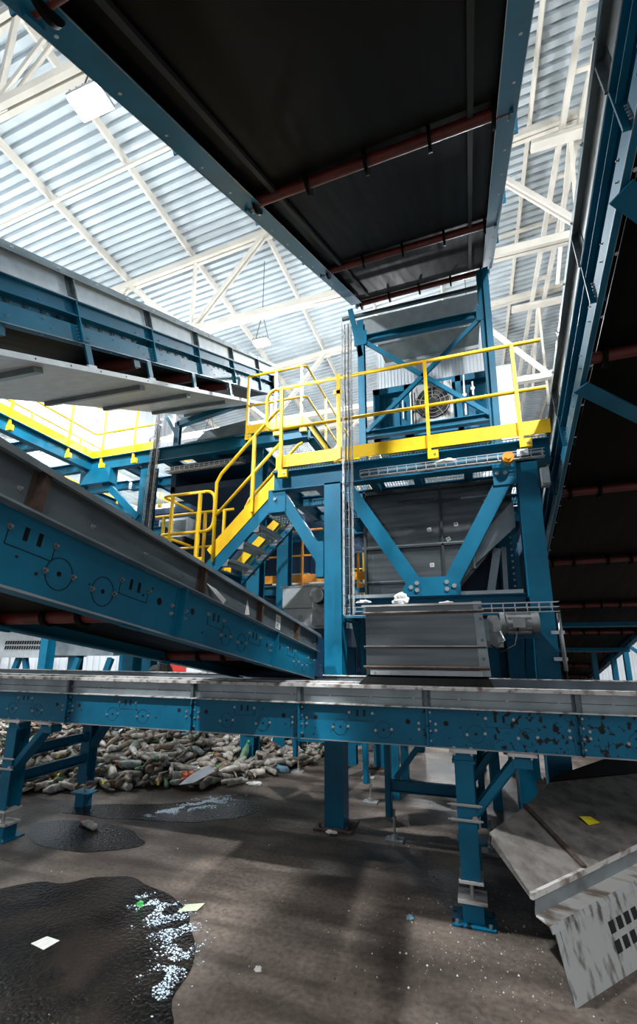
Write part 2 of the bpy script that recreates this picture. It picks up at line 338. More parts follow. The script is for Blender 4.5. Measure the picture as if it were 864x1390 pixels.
# ------------------------------------------------------------------ belt conveyors
def bolt(mb, s, w, n, out, r=.0085):
    r *= .8
    mb.cyl((w, s, n), (w+out*.004, s, n), r*1.5, 'bolt', 10); mb.cyl((w, s, n), (w+out*.014, s, n), r*.85, 'bolt', 6, smooth=False)
def hole(mb, s, w, n, out, r): mb.cyl((w, s, n), (w+out*.0015, s, n), r, 'dark', 14)
def seg(mb, s0, n0, s1, n1, w, out, t=.0022):
    mb.bar((w+out*.001, s0, n0), (w+out*.001, s1, n1), t, .002, 'line', (1, 0, 0))
def ring(mb, s, n, w, out, r):
    for i in range(24):
        a, b = 2*math.pi*i/24, 2*math.pi*(i+1)/24
        seg(mb, s+r*math.cos(a), n+r*math.sin(a), s+r*math.cos(b), n+r*math.sin(b), w, out)
def railA(root, w, out, s0, s1, n0, nb, nt, ribs, bluem, galvm, ribm, plates=None, detail=True, split=None, gribs=None):
    """channel side rail with bolts, holes and cut lines, and the galvanised skirt board above it"""
    mb = MB(); t = .008
    for a_, b_, mm_ in ([(s0, s1, bluem)] if not split else [(s0, split, 'blue'), (split, s1, bluem)]): mb.box(min(w, w-out*t), max(w, w-out*t), a_, b_, n0, nb, mm_)
    mb.box(min(w, w-out*.06), max(w, w-out*.06), s0, s1, n0-.006, n0+.004, bluem)
    if out: mb.box(min(w, w+out*.006), max(w, w+out*.006), s0, s1, n0-.006, n0+.002, 'galv')
    h = nb-n0
    if detail:
        rs = list(ribs)
        for a, b in zip(rs[:-1], rs[1:]):
            L = b-a
            if plates: pl = plates(a, b)
            else:
                c = (a+b)/2; pl = [('r', c, nb-.055), ('c', c-.155, n0+.095), ('c', c+.165, n0+.09), ('h', a+.125, nb-.1), ('h', b-.135, nb-.1)]
            for k, s, n in pl:
                if k == 'r':
                    for d in (-.026, .026): mb.box(min(w, w+out*.0015), max(w, w+out*.0015), s+d-.008, s+d+.008, n-.024, n+.02, 'dark')
                    for d in (-.087, .087): bolt(mb, s+d, w, n, out)
                    seg(mb, s-.087, n, s-.087, n-.055, w, out); seg(mb, s+.087, n, s+.087, n-.055, w, out); seg(mb, s-.087, n-.055, s+.087, n-.055, w, out)
                elif k == 'c':
                    ring(mb, s, n, w, out, .056); hole(mb, s, w, n, out, .009)
                    for d in (-.058, .058): bolt(mb, s+d, w, n+d*.1, out)
                else: hole(mb, s, w, n, out, .017)
            for e in (a+.055, b-.06):
                for n in (n0+h*.42, n0+h*.58): bolt(mb, e, w, n, out, .008)
            for _ in range(6): hole(mb, a+rnd.random()*L, w, n0+.02+rnd.random()*h*.9, out, .004+.003*rnd.random())
    mb.build('side_rail', root)
    g = MB(); e = .045
    g.box(min(w-out*.06, w+out*e), max(w-out*.06, w+out*e), s0, s1, nb, nb+.008, galvm[1])
    g.box(min(w, w-out*.006), max(w, w-out*.006), s0, s1, nb+.006, nt, galvm[0])
    g.box(min(w-out*.02, w+out*e*1.1), max(w-out*.02, w+out*e*1.1), s0, s1, nt, nt+.008, galvm[1])
    g.box(min(w+out*e*1.0, w+out*e*1.1), max(w+out*e*1.0, w+out*e*1.1), s0, s1, nt-.016, nt, galvm[1])
    k = s0+.2
    while k < s1:
        bolt(g, k, w, nb+(nt-nb)*.45, out, .007); k += .31
    g.build('skirt_board', root)
    for r in ribs:
        if s0 < r < s1:
            p = MB(); p.box(min(w, w+out*.035), max(w, w+out*.035), r-.006, r+.006, n0, nb, bluem)
            p.box(min(w, w+out*.004), max(w, w+out*.004), r-.035, r+.035, n0+.005, nb-.004, bluem)
            for n in (.15, .4, .65, .88): bolt(p, r+.02, w+out*.004, n0+h*n, out, .006)
            p.build('splice_rib', root)
    for r in (gribs or ribs):
        if s0 < r < s1:
            p = MB(); p.box(min(w, w+out*.036), max(w, w+out*.036), r-.012, r+.012, nb+.008, nt, ribm); p.box(min(w, w+out*.003), max(w, w+out*.003), r-.03, r+.03, nb+.008, nt, ribm); p.build('skirt_rib', root)
def belt(root, w0, w1, s0, s1, nbot, ntop, sag=.0):
    m = MB(); m.box(w0, w1, s0, s1, nbot, nbot+.012, 'black'); m.build('return_belt', root)
    m = MB(); m.box(w0, w1, s0, s1, ntop-.012, ntop, 'black'); m.build('carrying_belt', root)
def idler(root, w0, w1, s, n, r=.035, rings=(), ringr=.075):
    m = MB(); m.cyl((w0, s, n), (w1, s, n), r, 'red', 14)
    for e in (w0, w1): m.box(e-.012, e+.012, s-.05, s+.05, n-.06, n+.09, 'blue')
    o = m.build('return_idler', root)
    for k in rings:
        d = MB(); d.cyl((k-.013, s, n), (k+.013, s, n), ringr, 'black', 18); d.build('rubber_disc', o)
    return o
# level conveyor crossing in front
RX = [-5.6, -4.6, -3.545, -2.226, -1.282, -.331, .615, 1.56, 2.5]
lc = thing('belt_conveyor', 'long level blue belt conveyor crossing low in front of the machine tower', 'conveyor', (0, 4.38, 0), frame(90, 0).to_euler())
railA(lc, 1.0, 1, -6.2, 3.0, 1.035, 1.288, 1.425, RX, 'bluedirt', ('galv', 'lit_spill'), 'galvdark', split=.10)
railA(lc, 0.0, -1, -6.2, 3.0, 1.035, 1.288, 1.425, RX, 'blue', ('galv', 'lit_spill'), 'galvdark', detail=False)
belt(lc, .07, .93, -6.1, 2.9, 1.09, 1.36)
m = MB(); m.box(.0, 1.0, -6.1, 2.9, 1.345, 1.349, 'galvdark'); m.build('slider_plate', lc)
m = MB()
for k in range(3): m.box(.93-.08*k, .955-.08*k, -6.1, -.84, 1.425, 1.445-.004*k, 'lit_spill')
m.build('guide_strip', lc)
for s in (-5, -3, -1.7, .2, 1.4): idler(lc, .03, .97, s, 1.07, .03)
# sloping conveyor descending from the left
F = frame(-1.17, -8.57); W = F @ V((1, 0, 0))
DW = .78
dc = thing('belt_conveyor', 'blue and grey belt conveyor sloping down from the side onto the level one', 'conveyor', V((-1.392, 3.75, 1.464))-W*DW, F.to_euler())
def dplates(a, b):
    if b < -1.5: return [('r', -2.755, .18), ('c', -2.625, .093), ('c', -2.415, .088), ('r', -2.245, .16), ('h', -2.07, .135)]
    return [('h', a+.12, .15), ('r', a+.36, .17), ('c', a+.49, .09), ('c', a+.70, .085), ('r', a+.88, .16), ('h', b-.12, .13)]
railA(dc, DW, 1, -4.6, .30, 0, .238, .395, [-4.3, -3.1, -1.915, -.706, .5], 'blue', ('galvdark', 'galv'), 'rust', dplates, gribs=[-4.1, -2.79, -1.77, -1.02, -.28])
railA(dc, 0., -1, -4.6, .30, 0, .238, .395, [-4.3, -3.1, -1.915, -.706, .5], 'blue', ('galvdark', 'galv'), 'rust', dplates, detail=False)
belt(dc, .05, DW-.05, -4.6, .25, .06, .30)
for s in (-3.6, -2.2, -.9): idler(dc, .02, DW-.02, s, .045, .032, (.3, .5), .045)
m = MB(); m.cyl((.03, .22, .17), (DW-.03, .22, .17), .12, 'dark', 20); m.build('head_pulley', dc)
m = MB(); m.box(-.012, DW+.012, .30, .52, .02, .39, 'navy'); m.box(.0, DW, .18, .5, .395, .41, 'galvdark'); m.build('head_guard', dc)
for s, n, nm, lab in ((-1.63, .30, 'torn_label', 'curled torn white label'), (-1.22, .31, 'torn_label', 'triangular white label remnant'), (-.66, .32, 'data_plate', 'white data plate')):
    m = MB()
    if nm == 'data_plate':
        m.box(DW+.0, DW+.003, s-.045, s+.045, n-.045, n+.06, 'paper')
        for k in range(6): m.box(DW+.003, DW+.004, s-.035, s+.03-.01*(k % 3), n-.035+k*.013, n-.031+k*.013, 'cable')
    elif lab.startswith('curled'):
        m.add([(DW+.001, s-.08, n+.03), (DW+.05, s+.05, n-.06), (DW+.052, s+.07, n-.03), (DW+.02, s+.0, n+.015)], [(0, 1, 2, 3)], 'paper')
    else: m.plate([(DW+.001, s, n-.05), (DW+.001, s+.07, n-.035), (DW+.001, s+.02, n+.055)], .002, 'paper')
    m.build(nm, dc)
# rail B: taller section with slots, for the three elevated conveyors
def railB(root, w, out, s0, s1, k, ribs, inner=.15, lip='galvlight', prof=(.12, .185, .30, .58)):
    mb = MB(); a, b_, c, d = [q*k for q in prof]
    def bx(x0, x1, n0, n1, m): mb.box(min(x0, x1), max(x0, x1), s0, s1, n0, n1, m)
    bx(w, w-out*.01, 0, a, 'blue'); bx(w, w-out*inner, -.006, .004, 'blue')
    bx(w-out*.01, w-out*.06, a-.008, a, 'blue'); bx(w-out*.055, w-out*.06, a, b_, 'blue')
    bx(w+out*.03, w-out*.06, b_, b_+.008, 'blue'); bx(w-out*.005, w-out*.012, b_, c, 'blue'); bx(w+out*.035, w-out*.02, c-.008, c, 'blue')
    for x in (w, w-out*inner): bx(x-.002, x+.002, -.008, -.002, 'galv')
    s = s0+.12
    while s < s1-.1:
        if min(abs(s-r) for r in ribs) > .12: mb.box(min(w-out*.0545, w-out*.053), max(w-out*.0545, w-out*.053), s-.014, s+.014, a+.008, b_-.012, 'dark')
        bolt(mb, s+.05, w-out*.055, a+.04*k, out, .006); s += .17
    s = s0+.1
    while s < s1-.1:
        bolt(mb, s, w, a*.75, out, .006); bolt(mb, s+.07, w, a*.35, out, .006)
        bolt(mb, s, w-out*.005, b_+.05*k, out, .005)
        mb.cyl((w-out*.05, s, -.007), (w-out*.05, s, -.006), .011, lip, 10); s += .42
    mb.build('side_rail', root)
    g = MB()
    def gx(x0, x1, n0, n1, m): g.box(min(x0, x1), max(x0, x1), s0, s1, n0, n1, m)
    gx(w, w-out*.006, c, d, lip); gx(w+out*.055, w-out*.02, d, d+.008, 'galvdark'); gx(w+out*.055, w+out*.048, d-.055, d, 'galvdark'); gx(w+out*.04, w-.0, c, c+.006, 'galvlight')
    s = s0+.15
    while s < s1: bolt(g, s, w+out*.055, d-.026, out, .009); s += .45
    g.build('skirt_board', root)
    for r in ribs:
        p = MB(); p.box(min(w-out*.055, w+out*.036), max(w-out*.055, w+out*.036), r-.006, r+.006, 0, c, 'blue')
        p.box(min(w, w+out*.05), max(w, w+out*.05), r-.006, r+.006, c, d, 'galvdark'); p.box(min(w, w+out*.008), max(w, w+out*.008), r-.05, r+.05, c+.006, d, 'galvdark')
        for q in range(5):
            bolt(p, r+.03, w+out*.008, c+.03+q*(d-c-.06)/4, out, .007); bolt(p, r-.03, w, .02+q*(a-.03)/4, out, .006)
        p.build('splice_rib', root)
# big conveyor overhead
F = frame(1.97, 28.5)
ov = thing('belt_conveyor', 'huge black belt conveyor seen from below, climbing overhead to the tower', 'conveyor', (-1.545, 6.0, 7.212), F.to_euler())
OW = 2.24
railB(ov, 0, -1, -7.0, .35, 1.15, [-5.8, -4.6, -3.3, -2.0, -.75], .17)
railB(ov, OW, 1, -7.0, .35, 1.15, [-5.8, -4.6, -3.3, -2.0, -.75], .14)
belt(ov, .1, OW-.1, -7.0, .85, .075, .42)
m = MB(); m.cyl((.08, .85, .247), (OW-.08, .85, .247), .172, 'black', 28); m.build('head_pulley', ov)
for s in (-5.76, -3.62, -1.45, .55): idler(ov, .04, OW-.04, s, .03, .042, (.13, .62, 1.12, 1.62, 2.08), .095)
for w_ in (.32, OW-.32):
    m = MB(); m.box(w_-.02, w_+.02, -7, .2, .03, .066, 'dark'); m.build('stringer', ov)
# conveyor on the right, coming down from above
F = frame(2.5, -11.8)
rc = thing('belt_conveyor', 'steep black belt conveyor coming down along the side, seen from below', 'conveyor', (1.001, 5.4, 3.234), F.to_euler())
railB(rc, 0, -1, -5.2, 15, 1.17, [-3.6, -2.7, -1.2, -.3, 1.2, 2.7, 4.2, 5.7, 7.2, 8.7, 10.2, 11.7, 13.2], .035, 'galvlight')
railB(rc, 2.26, 1, -5.2, 15, 1.17, [-3.6, -2.7, -1.2, .3, 1.2, 2.7, 4.2, 5.7, 7.2, 8.7, 10.2, 11.7, 13.2], .10, 'galvlight')
belt(rc, .1, 2.16, -5.2, 15, .12, .5)
for s in (-4.3, -2.15, -.2, 1.86, 4.1, 6.2, 8.3, 10.4, 12.5): idler(rc, .04, 2.22, s, .07, .042, (.14, .42, .85, 1.13, 1.42, 1.85, 2.1), .085)
for s in (5.1, 7.55):
    m = MB(); m.box(.0, 2.26, s-.05, s+.05, -.09, -.01, 'blue'); m.build('crossbar', rc)
for s in (-3.35, -1.98):
    m = MB(); m.bar((.0, s, -.03), (2.2, s+2.15, -.03), .12, .012, 'blue'); m.build('flat_brace', rc)
m = MB(); m.tube([(.55, -2.9, .0), (.62, -2.2, -.06), (.6, -1.6, .0)], .006, 'cable', 6); m.build('pull_cord', rc)
# grey sided conveyor climbing at upper left
F = frame(-2.63, 25.66); W = F @ V((1, 0, 0))
UW = 1.5
uc = thing('belt_conveyor', 'blue conveyor with tall pale galvanised side climbing to the upper platform', 'conveyor', V((-3.41, 7.2, 6.586))-W*UW, F.to_euler())
UR = [-6.2, -4.99, -3.86, -2.8, -1.7, -.6]
railB(uc, UW, 1, -8.0, .30, 1.0, UR, .08, prof=(.145, .215, .35, .58))
railB(uc, 0, -1, -8.0, .30, 1.0, UR, .08, prof=(.145, .215, .35, .58))
belt(uc, .06, UW-.06, -8, .2, .02, .36)
m = MB(); m.cyl((.05, .2, .19), (UW+.06, .2, .19), .17, 'black', 24); m.cyl((UW+.02, .2, .19), (UW+.09, .2, .19), .07, 'motor', 14); m.build('head_pulley', uc)
for s in (-7.7, -5.8, -4.15, -2.95, -1.9): idler(uc, .1, UW-.05, s, -.03, .075)
for s in (-4.92, -3.98, -3.0, -1.88): 
    m = MB(); m.box(UW-.02, UW+.0, s-.035, s+.035, -.25, .02, 'blue'); m.box(UW-.02, UW+.012, s-.05, s+.05, -.26, -.19, 'galvlight'); m.build('hanger_strap', uc)
# drip tray hung below it
t = thing('drip_tray', 'shiny galvanised drip tray with dark ribs hung under the pale sided conveyor', 'tray', uc.location, F.to_euler())
m = MB(); m.box(.02, UW+.02, -8, -.6, -.262, -.25, 'galvlight'); m.box(UW+.012, UW+.022, -8, -.6, -.262, -.215, 'galvlight')
k = -7.8
while k < -.7: m.cyl((UW+.022, k, -.238), (UW+.024, k, -.238), .008, 'dark', 8); k += .37
m.build('tray_sheet', t)
for s in (-5.45, -4.05, -3.05, -1.9, -.9):
    m = MB(); m.box(.06, UW-.1, s-.045, s+.045, -.31, -.262, 'galvdark'); m.build('stiffener', t)

# ------------------------------------------------------------------ conveyor stands on jacking feet
def stand(x, name_lab, brace_to, lower):
    t = thing('conveyor_stand', name_lab, 'conveyor support', (x, 3.46, 0))
    m = MB(); m.beam((0, 0, .24), (0, 0, .95), .12, .15, 'blue', (0, 1, 0), .01, .008)
    m.box(-.075, .075, -.09, .09, .235, .25, 'lit_spill'); m.box(-.075, .075, -.08, .08, .94, .955, 'blue'); m.build('post', t)
    m = MB(); m.box(-.065, .065, -.06, .06, .955, 1.005, 'blue'); m.box(-.09, .09, -.085, .085, 1.005, 1.028, 'lit_spill')
    for dx in (-.055, .055): m.cyl((dx, -.07, .99), (dx, -.07, 1.065), .009, 'bolt', 8); m.cyl((dx, -.07, 1.03), (dx, -.07, 1.045), .016, 'bolt', 6)
    m.build('head_plate', t)
    m = MB(); m.cyl((0, -.03, .13), (0, -.03, .40), .014, 'bolt', 10); m.cyl((0, -.03, .225), (0, -.03, .24), .028, 'bolt', 6); m.cyl((0, -.03, .25), (0, -.03, .27), .028, 'bolt', 6); m.build('jacking_screw', t)
    m = MB(); m.box(-.09, .09, -.08, .08, .12, .14, 'lit_spill'); m.box(-.065, .065, -.065, .065, .01, .12, 'blue'); m.box(-.13, .13, -.11, .11, 0, .012, 'bluedirt')
    for dx in (-.1, .1): m.cyl((dx, -.085, 0), (dx, -.085, .03), .012, 'bolt', 6)
    m.build('foot', t)
    m = MB()
    for z in (.60, .69):
        m.box(-.085, .085, -.092, -.082, z-.008, z+.008, 'wire'); m.cyl((-.12, -.087, z), (.10, -.087, z), .007, 'bolt', 6); m.cyl((-.1, -.087, z), (-.085, -.087, z), .014, 'bolt', 6)
    m.build('clamp', t)
    m = MB(); m.channel((.06, 0, .60), (brace_to, 0, .975), .05, .11, 'blue', (0, 1, 0), 1); m.box(brace_to-.06, brace_to+.06, -.06, .06, .93, .99, 'blue')
    m.box(brace_to-.09, brace_to+.09, -.085, .085, 1.005, 1.026, 'lit_spill'); m.box(brace_to-.05, brace_to+.05, -.05, .05, .97, 1.005, 'blue'); m.cyl((.05, -.06, .61), (.05, -.09, .61), .02, 'bolt', 8)
    for dx in (-.055, .055): m.cyl((brace_to+dx, -.07, .99), (brace_to+dx, -.07, 1.06), .009, 'bolt', 8); m.cyl((brace_to+dx, -.07, 1.027), (brace_to+dx, -.07, 1.04), .016, 'bolt', 6)
    m.build('knee_brace', t)
    m = MB(); m.beam((0, .90, .24), (0, .90, 1.03), .12, .13, 'blue', (0, 1, 0), .01, .008); m.build('post', t)
    m = MB(); m.channel((.06, .9, .60), (.38, .9, 1.03), .05, .1, 'blue', (0, 1, 0), 1); m.build('knee_brace', t)
    m = MB(); m.cyl((0, .9, .12), (0, .9, .3), .014, 'bolt', 8); m.box(-.12, .12, .82, .98, .13, .145, 'bluedirt'); m.box(-.06, .06, .84, .96, .0, .13, 'blue'); m.build('foot', t)
    for z in lower:
        m = MB(); m.channel((-.02, .07, z), (-.02, .83, z), .05, .1, 'blue', (0, 0, 1), 1); m.build('crossbar', t)
    return t
stand(-.107, 'blue conveyor stand on a jacking foot, in front of the tipped grey chute', .37, (.55,))
stand(-4.20, 'blue conveyor stand on a jacking foot beside the waste heap', .40, (.50, .72))
def rodstand(x, y, h, label, second=None):
    t = thing('machine_leg_frame', label, 'machine support', (x, y, 0))
    for dx in ([0] if second is None else [0, second]):
        m = MB(); m.channel((dx, 0, .2), (dx, 0, h), .05, .08, 'blue', (0, 1, 0), 1); m.build('post', t)
        m = MB(); m.cyl((dx+.02, 0, .02), (dx+.02, 0, .26), .011, 'bolt', 8); m.box(dx-.06, dx+.1, -.06, .06, 0, .02, 'motor'); m.cyl((dx+.02, 0, .02), (dx+.02, 0, .05), .03, 'bolt', 6); m.cyl((dx+.02, 0, .18), (dx+.02, 0, .2), .024, 'bolt', 6); m.build('foot', t)
    if second:
        m = MB(); m.channel((0, 0, .46), (second, 0, .46), .04, .1, 'blue'); m.build('crossbar', t)
        m = MB(); m.bar((.05, 0, .52), (.36, 0, h-.1), .05, .05, 'blue'); m.build('brace', t)
    return t
rodstand(-.80, 4.50, 1.03, 'thin blue leg frame on threaded feet behind the level conveyor, right of the tower column', .82)
rodstand(-1.22, 5.42, 2.0, 'thin blue leg on a round threaded foot just behind the thick tower column')
rodstand(-2.45, 6.36, 1.3, 'short blue leg standing at the edge of the bottle heap', 1.0)

# ------------------------------------------------------------------ machine tower
tw = thing('support_tower', 'tall blue steel tower frame with V bracing in the middle of the hall', 'steel frame', (0, 0, 0))
def column(px, x, y, h, w=.19, d=.2):
    m = MB()
    m.box(x-w/2, x+w/2, y, y+d, 0, h, 'blue')
    m.box(x-w/2, x+w/2, y+.0, y+d, h-.02, h, 'blue')
    c = m.build('column', px)
    b = MB(); b.box(x-w/2-.09, x+w/2+.09, y-.07, y+d+.07, 0, .022, 'rust')
    for dx in (-w/2-.04, w/2+.04): b.cyl((x+dx, y-.02, .02), (x+dx, y-.02, .06), .014, 'rust', 6)
    b.build('base_plate', px)
    return c
CX0, CX1, CY0, CY1 = -1.37, .644, 4.555, 6.9
for x in (CX0, CX1):
    for y in (CY0, CY1): column(tw, x, y, 3.52)
def bm_(name, p, q, b, h, root=tw, m_='blue', **k):
    m = MB(); m.beam(p, q, b, h, m_, **k); return m.build(name, root)
bm_('cross_beam', (CX0+.12, 4.66, 2.10), (CX1-.12, 4.66, 2.10), .16, .2)
m = MB(); m.box(-1.2, .5, 4.56, 4.6, 2.2, 2.235, 'galv'); m.build('cover_strip', tw)
bm_('cross_beam', (CX0+.12, 6.9, 2.10), (CX1-.12, 6.9, 2.10), .16, .2)
for x in (CX0, CX1): bm_('cross_beam', (x, 4.8, 2.1), (x, 6.9, 2.1), .14, .2)
def flatbrace(p, q, w, root=tw, m_='blue', name='diagonal_brace', up=(0, 1, 0)):
    m = MB(); m.channel(p, q, .07, w, m_, up, 1, .009) if False else m.bar(p, q, w, .09, m_, up); return m.build(name, root)
flatbrace((CX0+.17, 4.60, 3.44), (-.50, 4.60, 2.32), .15)
flatbrace((CX1-.16, 4.60, 3.44), (-.15, 4.60, 2.32), .15)
m = MB(); m.prism([(-.62, 2.2), (-.06, 2.2), (-.06, 2.31), (-.12, 2.39), (-.52, 2.39), (-.62, 2.30)], 'y', 4.545, 4.565, 'blue')
for x in (-.54, -.48, -.19, -.12):
    for z in (2.26, 2.33) if x in (-.48, -.19) else (2.29,): m.cyl((x, 4.545, z), (x, 4.53, z), .022, 'bolt', 10)
m.build('gusset_plate', tw)
m = MB(); m.box(CX1-.32, CX1-.1, 4.54, 4.556, 3.28, 3.55, 'blue')
for x in (.36, .44): m.cyl((x, 4.54, 3.4), (x, 4.525, 3.4), .02, 'bolt', 8)
m.build('gusset_plate', tw)
for x in (CX0, CX1): flatbrace((x, 4.8, 2.9), (x, 6.85, .6), .12, up=(1, 0, 0))
flatbrace((CX0, 6.95, .4), (CX1, 6.95, 2.0), .12)
# upper posts carrying the big conveyor
ut = thing('support_gantry', 'blue post frame with X bracing standing on the platform under the big conveyor', 'steel frame', (0, 0, 0))
for x, sg in ((-1.32, 1), (.50, 1)):
    m = MB(); m.beam((x, 6.02, 3.80), (x, 6.02, 7.15 if x > 0 else 6.75), .1, .12, 'blue', (0, 1, 0)); m.box(x-.1, x+.1, 5.92, 6.12, 3.8, 3.815, 'blue'); m.build('post', ut)
m = MB(); m.bar((.53, 5.95, 4.2), (.57, 5.95, 7.12), .08, .1, 'blue', (0, 1, 0)); m.build('post', ut)
for z in (6.42, 4.78):
    m = MB(); m.beam((-1.27, 6.02, z), (.5, 6.02, z), .1, .11, 'blue'); m.build('cross_beam', ut)
for a, b in (((-1.26, 6.36), (.46, 4.82)), ((.44, 6.34), (-1.26, 4.82))):
    m = MB(); m.bar((a[0], 5.99, a[1]), (b[0], 5.99, b[1]), .06, .05, 'blue', (0, 1, 0)); m.build('diagonal_brace', ut)
m = MB(); m.bar((-1.48, 6.0, 7.0), (-1.32, 6.0, 6.1), .08, .08, 'blue', (0, 1, 0)); m.build('diagonal_brace', ut)
for x in (-1.32, .5):
    m = MB(); m.box(x-.1, x+.1, 5.955, 5.97, 6.3, 6.55, 'blue'); m.build('gusset_plate', ut)
# chute catching the belt discharge
ch = thing('discharge_chute', 'bright galvanised chute below the end of the big overhead conveyor', 'chute', (0, 0, 0))
m = MB(); m.plate([(-1.62, 6.5, 7.22), (.60, 6.5, 7.24), (.54, 6.75, 6.86), (-1.34, 6.75, 6.84)], .012, 'galvlight')
m.build('inclined_sheet', ch)
m = MB(); m.bar((-1.74, 6.44, 7.25), (.62, 6.44, 7.27), .05, .05, 'galvdark'); m.build('lip_bar', ch)
m = MB(); m.plate([(-1.2, 6.76, 6.86), (.5, 6.76, 6.86), (.46, 6.98, 6.62), (-1.1, 6.98, 6.6)], .01, 'galv'); m.bar((-1.12, 6.98, 6.56), (.46, 6.98, 6.58), .05, .06, 'galvlight'); m.build('lower_sheet', ch)
m = MB(); m.bar((.48, 6.1, 7.0), (.52, 6.1, 5.4), .03, .05, 'galvlight', (0, 1, 0)); m.build('edge_strip', ch)
# panelled enclosure with the fan
en = thing('fan_enclosure', 'white panelled enclosure with a blue machine front and round fan on the platform', 'enclosure', (0, 0, 0))
m = MB(); m.box(-1.27, .60, 7.05, 7.95, 3.82, 7.0, 'white')
for k in range(32): m.box(-1.26+k*.058, -1.254+k*.058, 7.042, 7.05, 5.6, 7.0, 'galvlight')
m.build('cabin', en)
m = MB()
x0, x1, z0, z1, y0 = -1.21, .60, 4.80, 5.68, 6.28
m.box(x0, x1, y0+.08, 7.04, z0, z1, 'blue')
for a, b, c, d in ((x0, x1, z1-.1, z1), (x0, x1, z0, z0+.06), (x0, x0+.1, z0, z1), (x1-.08, x1, z0, z1), (-.72, -.6, z0, z1), (.04, .12, z0, z1)): m.box(a, b, y0, y0+.09, c, d, 'blue')
m.box(x0+.2, x0+.21, y0+.06, y0+.085, z0+.1, z1-.14, 'dark'); m.box(x0+.16, x0+.4, y0+.06, y0+.078, z0+.12, z1-.16, 'blue'); m.box(.2, .48, y0+.06, y0+.078, z0+.1, z1-.16, 'blue')
m.build('machine_front', en)
m = MB(); cx, cz = -.30, 5.28
m.box(cx-.29, cx+.29, y0-.03, y0+.02, cz-.33, cz+.33, 'plategrey')
m.cyl((cx, y0-.032, cz), (cx, y0-.035, cz), .262, 'dark', 36); m.build('fan_plate', en)
f = MB()
for r in (.06, .12, .18, .245):
    f.tube([(cx+r*math.cos(a*math.pi/16), y0-.055, cz+r*math.sin(a*math.pi/16)) for a in range(32)], .005, 'motor', 5, True)
for a in range(5):
    an = a*math.pi*2/5+.3; f.bar((cx, y0-.05, cz), (cx+.26*math.cos(an), y0-.05, cz+.26*math.sin(an)), .012, .016, 'motor', (0, 1, 0))
f.cyl((cx, y0-.03, cz), (cx, y0-.08, cz), .065, 'motor', 18); f.build('fan_guard', en)
f = MB()
for a in range(6):
    an = a*math.pi/3; u = V((math.cos(an), 0, math.sin(an))); w = V((-math.sin(an), 0, math.cos(an))); c = V((cx, y0-.04, cz))
    f.plate([c+u*.06-w*.03, c+u*.24-w*.07, c+u*.24+w*.07+V((0, -.01, 0)), c+u*.06+w*.03+V((0, -.01, 0))], .002, 'ribs')
f.build('fan_blade', en)
for x, za, zb_, mm in ((-.62, 4.9, 5.55, 'wire'), (-.56, 4.85, 5.5, 'cable'), (.16, 5.0, 5.65, 'wire'), (-.74, 5.1, 5.4, 'wire'), (.28, 5.3, 5.52, 'wire')):
    m = MB(); m.cyl((x, y0-.02, za), (x, y0-.02, zb_), .014, mm, 8); m.box(x-.03, x+.03, y0-.03, y0+.01, (za+zb_)/2-.02, (za+zb_)/2+.02, 'orange' if x == -.62 else mm); m.build('pipe', en)
m = MB(); m.box(-1.0, -.83, y0+.04, y0+.06, 4.84, 5.0, 'paper'); m.build('notice_plate', en)
m = MB(); m.box(.66, 1.05, 7.4, 7.45, 3.82, 6.43, 'white'); tag(m.build('white_board_panel'), 'plain white upright panel right of the blue fan machine', 'panel')
# grating platform
pf = thing('grating_platform', 'main platform of open grating on blue beams around the tower', 'platform', (0, 0, 0))
PX0, PX1, PY0, PY1, PZ = -2.12, .88, 4.60, 6.95, 3.76
m = MB(); m.beam((PX0, PY0+.03, PZ-.14), (PX1, PY0+.03, PZ-.14), .14, .24, 'blue'); m.build('edge_beam', pf)
m = MB(); m.beam((PX0, PY1, PZ-.14), (PX1, PY1, PZ-.14), .14, .24, 'blue'); m.build('edge_beam', pf)
for x in (PX0+.05, -1.6, -.95, -.45, .1, .55, PX1-.05):
    m = MB(); m.beam((x, PY0+.1, PZ-.13), (x, PY1-.05, PZ-.13), .09, .18, 'blue'); m.build('joist', pf)
for y in (5.35, 6.1):
    m = MB(); m.beam((PX0, y, PZ-.16), (PX1, y, PZ-.16), .08, .14, 'blue'); m.build('joist', pf)
m = MB(); m.box(PX0-.05, PX0+.17, 4.58, 4.70, PZ-.52, PZ-.24, 'blue'); m.cyl((PX0+.04, 4.58, 3.4), (PX0+.04, 4.565, 3.4), .02, 'bolt', 8); m.build('corner_bracket', pf)
m = MB(); m.bar((PX0+.10, 4.64, 3.45), (CX0-.14, 4.64, 2.64), .13, .1, 'blue', (0, 1, 0)); m.box(CX0-.2, CX0-.11, 4.57, 4.7, 2.45, 2.85, 'blue'); m.build('knee_brace', pf)
def grating(root, x0, x1, y0, y1, z, step=.034, m_='galv'):
    g = MB(); x = x0
    while x <= x1: g.box(x-.0018, x+.0018, y0, y1, z-.03, z, m_); x += step
    y = y0
    while y <= y1+.001: g.box(x0, x1, y-.003, y+.003, z-.01, z-.002, m_); y += .1
    return g.build('grating_panel', root)
for a, b in ((PX0, -1.28), (-1.24, -.46), (-.44, .33), (.35, PX1)):
    for c, d in ((PY0, 5.35), (5.37, 6.1), (6.12, PY1)): grating(pf, a, b, c, d, PZ+.025)
m = MB(); m.box(-2.1, .87, PY1-.02, PY1+.0, 3.2, 3.5, 'navy'); m.build('back_apron', pf)

